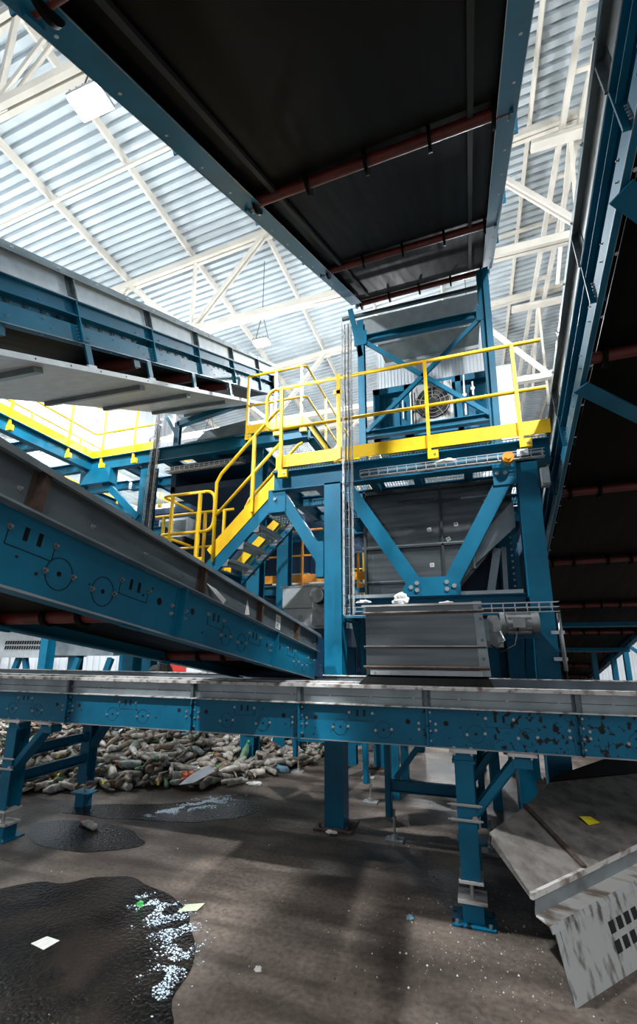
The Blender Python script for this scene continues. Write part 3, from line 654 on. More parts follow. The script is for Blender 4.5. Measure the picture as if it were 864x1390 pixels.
# ------------------------------------------------------------------ yellow handrails
def arc(c, a, b, n=6):   # quarter arc round corner: from point a to b via corner c
    a, b, c = V(a), V(b), V(c); return [(a*(1-t)**2+c*2*t*(1-t)+b*t*t) for t in [i/n for i in range(n+1)]]
def rail(label, z, pts, posts, mids=.52, top=1.07, kick=True, m_='yellow', loops=(), postbase=-.12, group=None, tb=.15):
    """pts: plan polyline of the top rail; posts: plan positions"""
    t = thing('handrail', label, 'handrail', (pts[0][0], pts[0][1], z), None, group); o = V((pts[0][0], pts[0][1], z))
    P = [V((p[0], p[1], z))-o for p in pts]
    def path(h):
        out = []
        for i, p in enumerate(P):
            q = p+V((0, 0, h))
            if 0 < i < len(P)-1:
                a = q+(P[i-1]-p).normalized()*.09; b = q+(P[i+1]-p).normalized()*.09; out += arc(q, a, b)
            else: out.append(q)
        return out
    tp, md = path(top), path(mids)
    if loops:
        k = loops[0]
        d = (P[0]-P[1]).normalized() if k == 0 else (P[-1]-P[-2]).normalized()
        e = P[0] if k == 0 else P[-1]; a = e+V((0, 0, top)); b = e+V((0, 0, mids))
        lp = arc(a+d*.14, a, a+d*.14-V((0, 0, .16)))+arc(b+d*.14, b+d*.14+V((0, 0, .16)), b)
        m = MB(); 
        seq = (list(reversed(tp)) + lp + md) if k == 0 else (tp+lp+list(reversed(md)))
        m.tube(seq, .021, m_, 8); m.build('rail_loop', t)
    else:
        m = MB(); m.tube(tp, .021, m_, 8); m.build('top_rail', t)
        m = MB(); m.tube(md, .019, m_, 8); m.build('mid_rail', t)
    for p in posts:
        m = MB(); q = V((p[0], p[1], z))-o
        m.bar(q+V((0, 0, postbase)), q+V((0, 0, top)), .036, .036, m_, (0, 1, 0)); m.box(q.x-.02, q.x+.09, q.y-.03, q.y+.02, postbase, postbase+.09, m_)
        m.cyl(q+V((.055, -.03, postbase+.045)), q+V((.055, -.04, postbase+.045)), .012, 'bolt', 6); m.build('post', t)
    if kick:
        m = MB()
        for a, b in zip(P[:-1], P[1:]): m.bar(a+V((0, 0, .02+tb/2)), b+V((0, 0, .02+tb/2)), .006, tb, m_)
        m.build('toe_board', t)
    return t
rail('long yellow handrail with toe board along the front of the main platform', 3.76, [(PX0+.05, 4.555), (.90, 4.555)], [(-2.0, 4.535), (-.28, 4.535), (.62, 4.535)], loops=(0,))
m = MB(); m.bar((-1.28, 4.53, 3.78), (-1.28, 4.53, 4.86), .045, .02, 'yellow', (0, 1, 0)); m.box(-1.34, -1.24, 4.52, 4.54, 4.6, 4.65, 'yellow')
tag(m.build('cable_tray_bracket'), 'yellow upright flat bar behind the vertical wire tray', 'bracket')
rail('yellow handrail along the far edge of the main platform', 3.76, [(-2.0, 6.9), (-1.4, 6.9)], [(-2.0, 6.9), (-1.4, 6.9)])
# upper platform with its rail
UZ = 5.06
up = thing('upper_platform', 'higher blue steel platform behind the stair, below the pale sided conveyor', 'platform', (0, 0, 0))
m = MB(); m.beam((-6.75, 6.3, UZ+.06), (-2.25, 6.3, UZ+.06), .14, .25, 'blue'); m.build('edge_beam', up)
m = MB(); m.beam((-2.25, 6.25, UZ+.06), (-2.25, 9.0, UZ+.06), .14, .25, 'blue'); m.build('edge_beam', up)
for y in (7.4, 8.9):
    m = MB(); m.beam((-6.75, y, UZ+.04), (-2.25, y, UZ+.04), .12, .2, 'blue'); m.build('joist', up)
for x in (-3.3, -4.2, -5.1, -6.0):
    m = MB(); m.beam((x, 6.35, UZ+.02), (x, 9, UZ+.02), .1, .16, 'blue'); m.build('joist', up)
grating(up, -3.2, -2.3, 6.3, 9, UZ+.2); grating(up, -6.7, -5.1, 6.3, 9, UZ+.2, .05)
m = MB(); m.box(-5.05, -3.3, 6.45, 9, UZ-.25, UZ-.1, 'navy'); m.box(-5.05, -3.35, 6.5, 9.0, UZ-.62, UZ-.5, 'navy'); m.box(-5.05, -4.95, 6.5, 9, UZ-.6, UZ-.1, 'navy'); m.build('deck_plate', up)
for x in (-3.22, -5.48):
    m = MB(); m.beam((x, 6.42, 0), (x, 6.42, UZ-.07), .22, .22, 'blue', (0, 1, 0)); m.build('column', up)
m = MB(); m.beam((-2.93, 6.9, 0), (-2.93, 6.9, UZ-.07), .2, .2, 'blue', (0, 1, 0)); m.build('column', up)
m = MB(); m.bar((-6.62, 6.33, UZ-.12), (-5.55, 6.33, 3.98), .12, .08, 'blue', (0, 1, 0)); m.build('knee_brace', up)
m = MB(); m.box(-6.9, -6.2, 6.2, 6.4, UZ-.35, UZ-.06, 'blue'); m.bar((-6.75, 6.3, UZ-.2), (-7.2, 6.3, UZ-.75), .1, .08, 'blue', (0, 1, 0)); m.build('corner_bracket', up)
rail('yellow handrail on the upper platform beside the conveyor head', UZ+.02, [(-3.25, 5.98), (-2.22, 5.98), (-2.22, 8.9)], [(-3.25, 5.98), (-2.75, 5.98), (-2.3, 5.98), (-2.22, 7.0), (-2.22, 8.0)], postbase=-.1)
m = MB(); m.beam((-3.45, 6.02, UZ-.08), (-2.2, 6.02, UZ-.08), .12, .2, 'blue'); m.build('edge_beam', up)
# hopper machine on upper platform
m = MB(); m.box(-4.9, -3.5, 6.6, 7.9, UZ+.2, UZ+.42, 'galvdark'); m.prism([(-4.7, UZ+.42), (-3.5, UZ+.42), (-3.6, UZ+.7), (-4.5, UZ+.62)], 'y', 6.65, 7.9, 'galv')
tag(m.build('feed_hopper'), 'low grey feed hopper on the upper platform below the conveyor head', 'hopper')
m = MB(); m.beam((-4.95, 6.45, UZ+.18), (-4.95, 6.45, UZ+.75), .1, .1, 'blue', (0, 1, 0)); m.bar((-4.95, 6.45, UZ+.5), (-5.2, 6.45, UZ+.9), .07, .07, 'blue', (0, 1, 0)); m.bar((-4.95, 6.45, UZ+.72), (-3.5, 6.45, UZ+.95), .1, .1, 'blue'); 
tag(m.build('conveyor_prop'), 'short blue prop with a bracket under the pale sided conveyor', 'prop')
# side walkway
wk = thing('walkway', 'blue framed grating walkway running along the side of the hall', 'walkway', (0, 0, 0))
m = MB(); m.beam((-6.75, 1.5, UZ+.06), (-6.75, 6.3, UZ+.06), .14, .25, 'blue'); m.build('edge_beam', wk)
m = MB(); m.beam((-8.1, 1.5, UZ+.06), (-8.1, 9, UZ+.06), .14, .25, 'blue'); m.build('edge_beam', wk)
for y in (2.5, 3.4, 4.3, 5.2, 6.25, 7.3):
    m = MB(); m.beam((-8.1, y, UZ+.03), (-6.75, y, UZ+.03), .1, .18, 'blue'); m.build('joist', wk)
for x in (-7.7, -7.2):
    g = grating(wk, x-.22, x+.22, 1.5, 9, UZ+.2, .06)
rail('yellow handrail along the side walkway, nearer stretch', UZ+.19, [(-6.72, 1.5), (-6.72, 6.28), (-5.3, 6.28)], [(-6.72, 3.2), (-6.72, 4.6), (-6.72, 5.7), (-6.5, 6.26), (-5.75, 6.26)], postbase=-.22, top=1.1)
rail('yellow handrail on the far edge of the side walkway', UZ+.19, [(-8.15, 1.5), (-8.15, 9)], [(-8.15, 3.6), (-8.15, 4.8), (-8.15, 6), (-8.15, 7.2), (-8.15, 8.4)], postbase=-.1, top=1.1)
rail('yellow handrail on the far side of the upper platform', UZ+.19, [(-7.9, 9.0), (-3.5, 9.0)], [(-7.9, 9), (-7.3, 9), (-6.6, 9), (-5.9, 9), (-5.2, 9), (-4.4, 9)], postbase=-.1, top=1.1)
# steel mesh infill stays seen under the far platforms
m = MB()
for x in (-8.6, -10.2, -11.8): m.beam((x, 5, 4.3), (x, 13, 4.3), .12, .2, 'blue')
m.beam((-12.5, 7.9, 4.15), (-6.2, 7.9, 4.15), .14, .24, 'blue'); m.beam((-12.5, 11.5, 4.15), (-5.4, 11.5, 4.15), .14, .24, 'blue')
fp = thing('far_platform_frame', 'blue beam grid of a lower platform behind the side walkway', 'platform', (0, 0, 0)); m.build('beam_grid', fp)
for x, y in ((-12.3, 8), (-9.2, 8), (-6.3, 7.9), (-5.6, 11.5), (-9.2, 11.5)):
    c = MB(); c.beam((x, y, 0), (x, y, 4.1), .22, .22, 'blue', (0, 1, 0)); c.build('column', fp)
# stair
st = thing('steel_stair', 'short steel stair with yellow kick boards climbing to the main platform', 'stair', (0, 0, 0))
sa, sb = (-2.12, 3.50), (-3.0, 2.62)
SY0, SY1 = 4.70, 5.45
for y, off in ((SY0, 0), (SY1, -.03)):
    m = MB(); m.channel((sa[0], y, sa[1]+off), (sb[0], y, sb[1]+off), .05, .19, 'blue', (0, 0, 1), 1 if y == SY0 else -1); m.build('stringer', st)
    m = MB(); m.bar((sa[0]+.03, y-.01, sa[1]+.2), (sb[0]+.02, y-.01, sb[1]+.2), .006, .16, 'yellow'); m.build('kick_board', st)
for k in range(4):
    x = -2.24-.2*k; z = 3.36-.2*k; m = MB()
    for j in range(6): m.box(x-.1+j*.04-.002, x-.1+j*.04+.002, SY0, SY1, z-.03, z, 'galv')
    for j in range(8): m.box(x-.1, x+.1, SY0+.04+j*.09, SY0+.046+j*.09, z-.02, z-.006, 'galv')
    m.box(x+.1, x+.106, SY0, SY1, z-.04, z+.005, 'galvlight'); m.box(x-.106, x-.1, SY0, SY1, z-.04, z+.005, 'galv')
    for y in (SY0+.004, SY1-.004): m.box(x-.1, x+.1, y-.004, y+.004, z-.1, z+.005, 'galv')
    m.build('tread', st)
sr = thing('handrail', 'sloping yellow stair handrail beside the short steel stair', 'handrail', (0, 0, 0))
y = 4.66
def sz(x, h): return 2.72+(x+3.0)*1.0+h
m = MB(); m.tube([(-2.93, y, 2.72), (-2.93, y, sz(-2.93, .95)), (-2.87, y, sz(-2.87, 1.0)), (-2.12, y, sz(-2.12, 1.0)), (-2.06, y, 4.62)], .021, 'yellow'); m.build('top_rail', sr)
m = MB(); m.tube([(-2.93, y, sz(-2.93, .5)), (-2.05, y, sz(-2.05, .5))], .019, 'yellow'); m.build('mid_rail', sr)
m = MB(); m.bar((-2.42, y, sz(-2.42, .0)), (-2.42, y, sz(-2.42, 1.0)), .036, .036, 'yellow', (0, 1, 0)); m.build('post', sr)
sr2 = dup(sr); sr2.location = (-.05, .88, -.05); sr2['label'] = 'sloping yellow stair handrail on the far side of the short stair'
# landing
ld = thing('landing', 'small landing of blue channels at the foot of the stair', 'landing', (0, 0, 0))
m = MB(); m.beam((-4.4, 4.72, 2.56), (-2.98, 4.72, 2.56), .1, .16, 'blue'); m.beam((-4.4, 5.5, 2.56), (-2.98, 5.5, 2.56), .1, .16, 'blue'); m.beam((-3.0, 4.7, 2.56), (-3.0, 5.5, 2.56), .1, .16, 'blue'); m.build('frame', ld)
grating(ld, -4.4, -3.0, 4.7, 5.5, 2.68)
for x in (-3.22, -4.35):
    m = MB(); m.beam((x, 4.75, 2.42), (x, 6.3, 2.42), .1, .14, 'blue'); m.build('bracket_beam', ld)
rail('yellow handrail with rounded loop end at the foot of the stair', 2.68, [(-3.78, 5.4), (-3.78, 4.72), (-3.12, 4.72)], [(-3.62, 4.72), (-3.2, 4.72)], top=.98, mids=.45, loops=(1,), postbase=0, tb=.1)
rail('yellow handrail on the far side of the stair landing', 2.68, [(-4.5, 5.5), (-3.15, 5.5)], [(-4.35, 5.5), (-3.75, 5.5), (-3.62, 5.5), (-3.3, 5.5)], top=.98, mids=.45, postbase=0, tb=.1)
# orange platform behind
op = thing('rear_platform', 'lower platform with worn orange edge behind the stair', 'platform', (0, 0, 0))
m = MB(); m.beam((-3.75, 7.6, 2.72), (-1.4, 7.6, 2.72), .12, .16, 'blue'); m.beam((-3.75, 7.6, 2.72), (-3.75, 9.5, 2.72), .12, .16, 'blue'); m.build('edge_beam', op)
grating(op, -3.7, -1.4, 7.6, 9.4, 2.83, .05)
for x in (-3.6, -2.75, -1.5):
    m = MB(); m.beam((x, 8.6, 0), (x, 8.6, 4.9 if x == -2.75 else 2.7), .18, .18, 'blue', (0, 1, 0)); m.build('column', op)
rail('orange yellow handrail on the lower platform behind the stair', 2.83, [(-3.72, 7.55), (-1.4, 7.55)], [(-3.72, 7.55), (-3.3, 7.55), (-2.85, 7.55), (-2.2, 7.55), (-1.8, 7.55)], m_='orange', top=1.0)
rail('yellow handrail looped at the rear of the lower platform', 2.83, [(-2.55, 9.3), (-1.9, 9.3)], [(-2.5, 9.3), (-2.1, 9.3)], top=1.0, loops=(0,))
bk = thing('storage_bunker', 'dark blue bunker wall closing the space behind the lower orange edged platform', 'bunker', (0, 0, 0))
m = MB(); m.box(-4.6, -1.3, 9.7, 11.2, 0, 4.85, 'navy')
for k in range(12): m.box(-4.6+k*.29, -4.55+k*.29, 9.66, 9.7, .1, 4.8, 'navy')
m.build('shell', bk)
m = MB(); m.beam((-4.6, 9.62, 4.2), (-1.3, 9.62, 4.2), .08, .14, 'blue'); m.build('rail_beam', bk)
m = MB(); m.box(-3.6, -2.6, 7.9, 9.2, 2.84, 3.02, 'paper'); m.box(-3.4, -2.9, 8.0, 9.0, 3.02, 3.1, 'galvlight'); tag(m.build('bag_stack'), 'flat pale sacks lying on the orange edged platform', 'sacks')
# grey gearbox cabinet in front of it
gb = thing('machine_cabinet', 'pale grey sheet metal cabinet below the orange platform edge', 'machine cabinet', (0, 0, 0))
m = MB(); m.box(-2.80, -1.75, 6.55, 7.5, 2.30, 2.62, 'galvlight'); m.box(-2.78, -1.75, 6.56, 7.5, 1.98, 2.29, 'galvlight'); m.box(-2.7, -2.3, 6.58, 7.5, 1.78, 1.97, 'galvlight'); m.box(-2.85, -1.7, 6.54, 6.56, 2.62, 2.65, 'galv')
m.box(-2.3, -1.7, 6.62, 7.5, 1.7, 1.97, 'navy'); m.cyl((-2.5, 6.55, 2.16), (-2.5, 6.54, 2.16), .035, 'galv', 12); m.build('body', gb)
m = MB(); m.cyl((-2.12, 6.52, 2.45), (-2.12, 6.25, 2.45), .12, 'dark', 20); m.cyl((-2.12, 6.25, 2.45), (-2.12, 6.2, 2.45), .11, 'motor', 20); m.box(-2.25, -2.0, 6.4, 6.56, 2.02, 2.35, 'motor'); m.build('drive_motor', gb)
for x in (-2.7, -1.8):
    m = MB(); m.beam((x, 7.0, 0), (x, 7.0, 1.75), .12, .12, 'blue', (0, 1, 0)); m.build('leg', gb)

# ------------------------------------------------------------------ hopper inside the tower
hp = thing('sheet_hopper', 'large grey sheet steel hopper hanging between the tower columns', 'hopper', (0, 0, 0))
y0 = 4.95
m = MB(); m.prism([(-1.09, 2.18), (-.20, 2.18), (.20, 2.62), (.52, 3.15), (.52, 3.5), (-1.09, 3.5)], 'y', y0, 5.37, 'sheet')
m.build('body', hp)
m = MB()
for z in (2.40, 2.80): m.box(-1.12, -.0 if z > 2.5 else -.15, y0-.035, y0, z-.012, z+.012, 'seam'); m.box(-1.12, .2 if z > 2.5 else -.1, y0-.036, y0-.03, z+.01, z+.02, 'galv')
m.box(-.235, -.21, y0-.035, y0, 2.38, 3.5, 'seam'); m.box(-1.1, -1.07, y0-.04, y0, 2.18, 3.5, 'seam'); m.box(-1.1, .52, y0-.04, y0, 3.44, 3.47, 'seam'); m.box(-.0, .52, y0-.02, y0-.0, 3.3, 3.32, 'galv')
m.build('stiffener', hp)
for x, z, a in ((-.36, 2.98, .1), (-.07, 3.02, .05), (-.16, 2.86, .4), (-.35, 2.58, .0), (.26, 3.25, 0)):
    m = MB(); c, s = math.cos(a)*.022, math.sin(a)*.022
    m.plate([(x-c+s, y0-.002, z-c-s), (x+c+s, y0-.002, z-c+s), (x+c-s, y0-.002, z+c+s), (x-c-s, y0-.002, z+c-s)], .003, 'paper')
    for k in range(3): m.box(x-.015, x+.015, y0-.006, y0-.0045, z-.012+k*.01, z-.008+k*.01, 'cable')
    m.build('paper_label', hp)
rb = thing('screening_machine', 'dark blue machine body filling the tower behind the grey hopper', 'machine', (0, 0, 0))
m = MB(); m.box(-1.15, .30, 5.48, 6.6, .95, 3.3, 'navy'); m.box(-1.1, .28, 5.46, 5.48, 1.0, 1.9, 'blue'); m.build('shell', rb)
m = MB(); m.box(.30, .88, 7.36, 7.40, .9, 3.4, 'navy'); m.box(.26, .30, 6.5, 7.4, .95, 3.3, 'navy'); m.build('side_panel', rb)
for px in (-.95, .15):
    for py in (5.65, 6.45):
        m = MB(); m.box(px-.05, px+.05, py-.05, py+.05, 0, .95, 'blue'); m.build('leg', rb)
sc_ = thing('side_chute', 'bent shiny steel chute leaning beside the grey hopper', 'chute', (0, 0, 0))
m = MB(); m.plate([(.52, 4.86, 3.20), (.52, 4.86, 2.92), (.10, 4.86, 2.55), (.10, 4.86, 2.78)], -.012, 'galv'); m.plate([(.52, 4.86, 3.20), (.10, 4.86, 2.78), (.10, 4.94, 2.79), (.52, 4.94, 3.21)], .01, 'galv'); m.build('upper_plate', sc_)
m = MB(); m.plate([(.10, 4.88, 2.78), (.10, 4.88, 2.55), (-.14, 4.88, 2.26), (-.14, 4.88, 2.36)], -.01, 'galvdark'); m.box(.08, .1, 4.84, 4.9, 2.5, 2.82, 'galv'); m.build('lower_plate', sc_)
m = MB(); m.bar((.34, 5.1, 2.75), (.22, 5.1, 2.2), .08, .04, 'galv', (0, 1, 0)); m.bar((.42, 5.3, 2.8), (.40, 5.3, 2.2), .05, .05, 'galv', (0, 1, 0)); m.build('support_strip', sc_)
m = MB(); m.box(.37, .53, 5.4, 5.9, .0, 3.3, 'blue')
for k in range(14): m.cyl((.51, 5.40, 2.3+k*.07), (.51, 5.385, 2.3+k*.07), .012, 'bolt', 6)
tag(m.build('bolted_side_casing'), 'blue bolted casing column behind the front tower column', 'casing')
# lower discharge box
lb = thing('discharge_box', 'grey steel discharge box with black rubber skirt standing over the level conveyor', 'discharge box', (0, 0, 0))
y0 = 3.46
m = MB(); m.prism([(-.775, 1.50), (.112, 1.50), (.085, 2.012), (-.775, 2.012)], 'y', y0, 4.25, 'sheet'); m.build('body', lb)
m = MB(); m.prism([(.045, 1.50), (.116, 1.50), (.086, 2.03), (.03, 2.03)], 'y', y0-.006, y0, 'galv')
for z in (1.55, 1.62, 1.75, 1.9, 1.98): m.cyl((.075, y0-.006, z), (.075, y0-.012, z), .012, 'galvdark', 10)
m.build('edge_plate', lb)
m = MB()
for z, mm in ((1.955, 'rust'), (1.70, 'seam')): m.box(-.785, .10, y0-.022, y0, z-.008, z+.008, mm); m.box(-.785, .1, y0-.023, y0-.018, z+.006, z+.012, 'lit_spill')
m.cyl((-.79, y0-.02, 1.555), (.11, y0-.02, 1.555), .012, 'rust', 8); m.box(-.80, .09, y0-.02, y0, 2.008, 2.022, 'lit_spill'); m.build('stiffener', lb)
m = MB(); m.box(-.74, .06, y0-.022, y0-.005, 1.50, 1.535, 'galvlight')
for k in range(7): m.cyl((-.7+k*.12, y0-.022, 1.517), (-.7+k*.12, y0-.029, 1.517), .008, 'bolt', 6)
m.build('clamp_strip', lb)
m = MB(); m.hexa([(-.815, y0-.105, 1.437), (.125, y0-.105, 1.437), (.125, 4.2, 1.437), (-.815, 4.2, 1.437), (-.765, y0-.002, 1.50), (.085, y0-.002, 1.50), (.085, 4.2, 1.50), (-.78, 4.2, 1.50)], 'black'); m.build('rubber_skirt', lb)
def crumple(name, label, cat, x, y, z, sx, sy, sz_, mm, seed=1, group=None):
    bm = bmesh.new(); bmesh.ops.create_icosphere(bm, subdivisions=3, radius=1)
    for v in bm.verts:
        n = noise.noise_vector(v.co*1.7+V((seed*3.1, seed, 0))); k = 1+.55*noise.noise(v.co*2.3+V((seed, 0, 0)))
        v.co = V((v.co.x*sx*k, v.co.y*sy*k, max(v.co.z*sz_*k, -sz_*.6)))+n*min(sx, sy, sz_)*.3
    zmin = min(v.co.z for v in bm.verts)
    me = bpy.data.meshes.new(name); bm.to_mesh(me); bm.free(); me.materials.append(M[mm])
    o = bpy.data.objects.new(name, me); COL.objects.link(o); o.location = (x, y, z-zmin-.004); return tag(o, label, cat, group)
crumple('paper_scrap', 'crumpled pale paper scrap standing on the discharge box', 'litter', -.50, 3.50, 2.015, .055, .03, .06, 'paper', 3)
crumple('paper_scrap', 'flat pale scrap on the far end of the discharge box', 'litter', -.16, 3.50, 2.015, .06, .03, .015, 'paper', 5)
crumple('paper_scrap', 'pinkish scrap caught on the wire tray beside the column', 'litter', -.99, 4.36, 2.13, .07, .03, .02, 'paper', 8)
crumple('paper_scrap', 'pale scrap lying in the upper wire tray', 'litter', -.12, 4.46, 3.55, .1, .03, .025, 'paper', 9)
# gear motor
gm = thing('gear_motor', 'grey geared electric motor beside the discharge box', 'motor', (0, 0, 0))
m = MB(); m.box(.13, .27, 4.32, 4.5, 1.70, 1.90, 'motor'); m.cyl((.20, 4.31, 1.9), (.20, 4.5, 1.9), .07, 'motor', 16); m.prism([(.14, 1.9), (.26, 1.9), (.24, 1.98), (.16, 1.98)], 'y', 4.32, 4.5, 'motor'); m.build('gearbox', gm)
m = MB(); m.cyl((.28, 4.40, 1.91), (.56, 4.40, 1.91), .088, 'motor', 20); m.cyl((.26, 4.40, 1.91), (.30, 4.40, 1.91), .10, 'motor', 16); m.cyl((.52, 4.40, 1.91), (.58, 4.40, 1.91), .094, 'motor', 20)
for k in range(12):
    a = k*math.pi/6; m.bar((.32, 4.4+.09*math.cos(a), 1.91+.09*math.sin(a)), (.51, 4.4+.09*math.cos(a), 1.91+.09*math.sin(a)), .012, .012, 'motor')
m.box(.36, .46, 4.29, 4.33, 1.87, 1.96, 'motor'); m.build('motor_body', gm)
m = MB(); m.tube([(.40, 4.32, 1.87), (.36, 4.25, 1.72), (.25, 4.26, 1.66), (.16, 4.28, 1.72)], .008, 'cable'); m.tube([(.25, 4.3, 1.84), (.28, 4.26, 1.76), (.22, 4.27, 1.72)], .007, 'wire'); m.build('supply_cable', gm)
m = MB(); m.box(.10, .16, 4.3, 4.5, 1.75, 1.95, 'galvdark'); m.box(.1, .6, 4.5, 4.56, 1.78, 1.84, 'blue'); m.build('mounting_bracket', gm)
# wire cable trays
def tray(name, label, p, q, w, h, up, cab=4, group=None):
    t = thing(name, label, 'cable tray', p, None, group); p0 = V(p); q = V(q)-p0; d = q.normalized(); L = q.length; up = V(up); x = d.cross(up).normalized()
    m = MB()
    def wr(a, b): m.bar(a, b, .005, .005, 'wire')
    for k in range(5): o = x*(-w/2+w*k/4); wr(o, o+q)
    for k in (1, 2):
        for s_ in (-1, 1): o = x*s_*w/2+up*h*k/2; wr(o, o+q)
    k = 0.
    while k <= L:
        c = d*k; wr(c-x*w/2, c+x*w/2); wr(c-x*w/2, c-x*w/2+up*h); wr(c+x*w/2, c+x*w/2+up*h); k += .1
    m.build('wire_basket', t)
    for k in range(cab):
        c = MB(); o = x*(-w/2+w*(k+.7)/(cab+.6))+up*.014; pts = [o+d*L*i/12+up*.012*rnd.random()+x*.012*(rnd.random()-.5) for i in range(13)]
        c.tube(pts, .007, 'cable', 6); c.build('cable', t)
    return t
tray('cable_tray', 'upright wire basket cable tray fixed beside the thick tower column', (-1.145, 4.40, 2.02), (-1.13, 4.40, 5.4), .10, .06, (0, -1, 0), 2)
tray('cable_tray', 'wire basket cable tray under the edge of the main platform', (-1.02, 4.47, 3.50), (.80, 4.47, 3.50), .06, .075, (0, 0, 1), 3)
tray('cable_tray', 'wire basket cable tray running behind the motor to the tower column', (-1.2, 4.42, 2.01), (.76, 4.42, 2.01), .06, .085, (0, 0, 1), 2)
tray('cable_tray', 'wire basket cable tray under the dark upper platform', (-5.0, 6.3, 4.76), (-3.45, 6.3, 4.76), .12, .07, (0, 0, 1), 3)
tray('cable_tray', 'upright wire basket cable tray on the column by the side walkway', (-5.30, 6.26, 3.0), (-5.22, 6.26, 6.0), .14, .07, (0, -1, 0), 6)
m = MB(); m.tube([(.755, 4.47, 2.0), (.765, 4.47, 1.5)], .018, 'wire', 10); m.tube([(.765, 4.47, 1.5), (.77, 4.45, 1.32)], .008, 'cable', 8)
for z in (1.83, 1.6): m.box(.68, .79, 4.47, 4.5, z-.015, z+.015, 'wire')
tag(m.build('conduit_pipe'), 'thin grey conduit pipe clipped to the edge of the tower column', 'conduit')
m = MB(); m.box(.56, .66, 4.46, 4.5, 3.52, 3.6, 'white'); m.cyl((.60, 4.46, 3.56), (.60, 4.45, 3.56), .02, 'motor', 10); tag(m.build('junction_box'), 'small white junction box at the head of the right tower column', 'junction box')
m = MB(); m.cyl((.47, 4.5, 3.52), (.47, 4.42, 3.52), .055, 'orange', 14); m.cyl((.47, 4.42, 3.52), (.47, 4.40, 3.52), .03, 'orange', 14); tag(m.build('alarm_sounder'), 'round orange alarm sounder under the platform edge beside the tower column', 'alarm')
m = MB(); m.box(.745, .82, 4.45, 4.53, 3.2, 3.38, 'motor'); m.box(.75, .815, 4.44, 4.45, 3.22, 3.36, 'galv'); tag(m.build('isolator_switch'), 'grey isolator switch box on the side of the right tower column', 'switch')

# ------------------------------------------------------------------ tipped grey chute in the right foreground
tc = thing('tail_hood', 'dirty grey steel conveyor tail with dusty top plates slanting on the floor', 'conveyor tail', (0, 0, 0))
A = V((.205, 2.903, .44)); e1 = V((.6695, .7423, .0280)).normalized(); E_ = A+e1*2.6
tv = V((-e1.y, e1.x, .3)).normalized()
def on_top(u, v): return A+e1*u+tv*v            # u along the front edge, v up the slope
def to_uv(x, y):
    d = V((x-A.x, y-A.y)); a, b, c, g = e1.x, tv.x, e1.y, tv.y; D_ = a*g-b*c
    return (d.x*g-b*d.y)/D_, (a*d.y-c*d.x)/D_
B = on_top(*to_uv(.025, 3.31)); R0 = on_top(*to_uv(.505, 4.20)); S1 = on_top(*to_uv(.277, 3.737)); S0 = on_top(*to_uv(.530, 3.256)); R1 = on_top(*to_uv(1.20, 4.75)); R2 = on_top(*to_uv(2.1, 5.5))
m = MB(); m.plate([A, S0, S1, B], -.01, 'dustgrey'); m.build('top_plate', tc)
m = MB(); m.plate([S0+V((.005, 0, .006)), E_+V((0, 0, .006)), R2, R1, R0, S1+V((.005, 0, .006))], -.012, 'dustgrey'); m.build('top_plate', tc)
m = MB(); m.bar(S0+V((0, 0, .014)), S1+V((0, 0, .014)), .03, .012, 'rust'); m.build('overlap_strip', tc)
nrm = V((e1.y, -e1.x, 0)).normalized()
def below(p, d, out): return p+nrm*out-V((0, 0, d))
m = MB(); m.bar(below(A, .012, .0), below(E_, .012, 0), .02, .03, 'lit_spill'); m.build('edge_bar', tc)
A2, E2 = A+e1*.05, E_
m = MB(); m.plate([below(A2, .03, -.01), below(E2, .03, -.01), below(E2, .12, -.02), below(A2, .12, -.02)], .006, 'galv'); m.build('recess_plate', tc)
m = MB(); m.plate([below(A2, .12, -.02), below(E2, .12, -.02), below(E2, .135, .06), below(A2, .135, .06)], .008, 'lit_spill'); m.plate([below(A2, .135, .06), below(E2, .135, .06), below(E2, .165, .075), below(A2, .165, .075)], .008, 'plategrey'); m.build('folded_lip', tc)
sd = V((0, 0, -.46))+nrm*.10
m = MB(); g0 = below(A2+e1*.02, .165, .072); g1 = below(E2, .165, .072); h = .30
p = lambda u, v: g0+(g1-g0)*u-V((0, 0, h*v))+nrm*(.08*v)
m.plate([p(0, 0), p(1, 0), p(1, 1), p(0, 1)], .006, 'plategrey')
for r in range(2):
    for c in range(7):
        u0 = .170+c*.031; v0 = .22+r*.27
        m.plate([p(u0, v0)+nrm*.001, p(u0+.020, v0)+nrm*.001, p(u0+.020, v0+.17)+nrm*.001, p(u0, v0+.17)+nrm*.001], -.002, 'dark')
m.build('louvred_side_plate', tc)
m = MB(); m.bar(g0+e1*.02+V((0, .03, 0)), V((g0.x+.06, g0.y, .0)), .025, .04, 'blue', (0, 1, 0)); m.build('edge_frame', tc)
m = MB(); m.bar(B-V((-.02, .02, .035)), A+e1*.03-V((0, -.03, .035)), .03, .04, 'dustgrey'); m.build('under_rail', tc)
for px, py, pz in ((.42, 3.72, .54), (1.75, 4.85, .44)):
    m = MB(); m.bar((px, py, 0), (px, py, pz), .08, .08, 'blue', (0, 1, 0)); m.build('support', tc)
m = MB(); m.plate([R0, R1, R2, R2+V((.1, .3, .25)), R1+V((.15, .12, .22)), R1+V((.02, .08, .16)), R0+V((.05, .05, .03))], .008, 'black'); m.build('rubber_flap', tc)
m = MB(); uv = to_uv(.66, 3.72); q = [on_top(uv[0]+a, uv[1]+b)+V((0, 0, .012+z)) for a, b, z in ((0, 0, 0), (.10, -.02, .006), (.11, .05, .0), (.01, .065, .012))]; m.plate(q, .003, 'neon')
tag(m.build('wrapper'), 'bright yellow wrapper lying on the dusty chute top', 'litter')

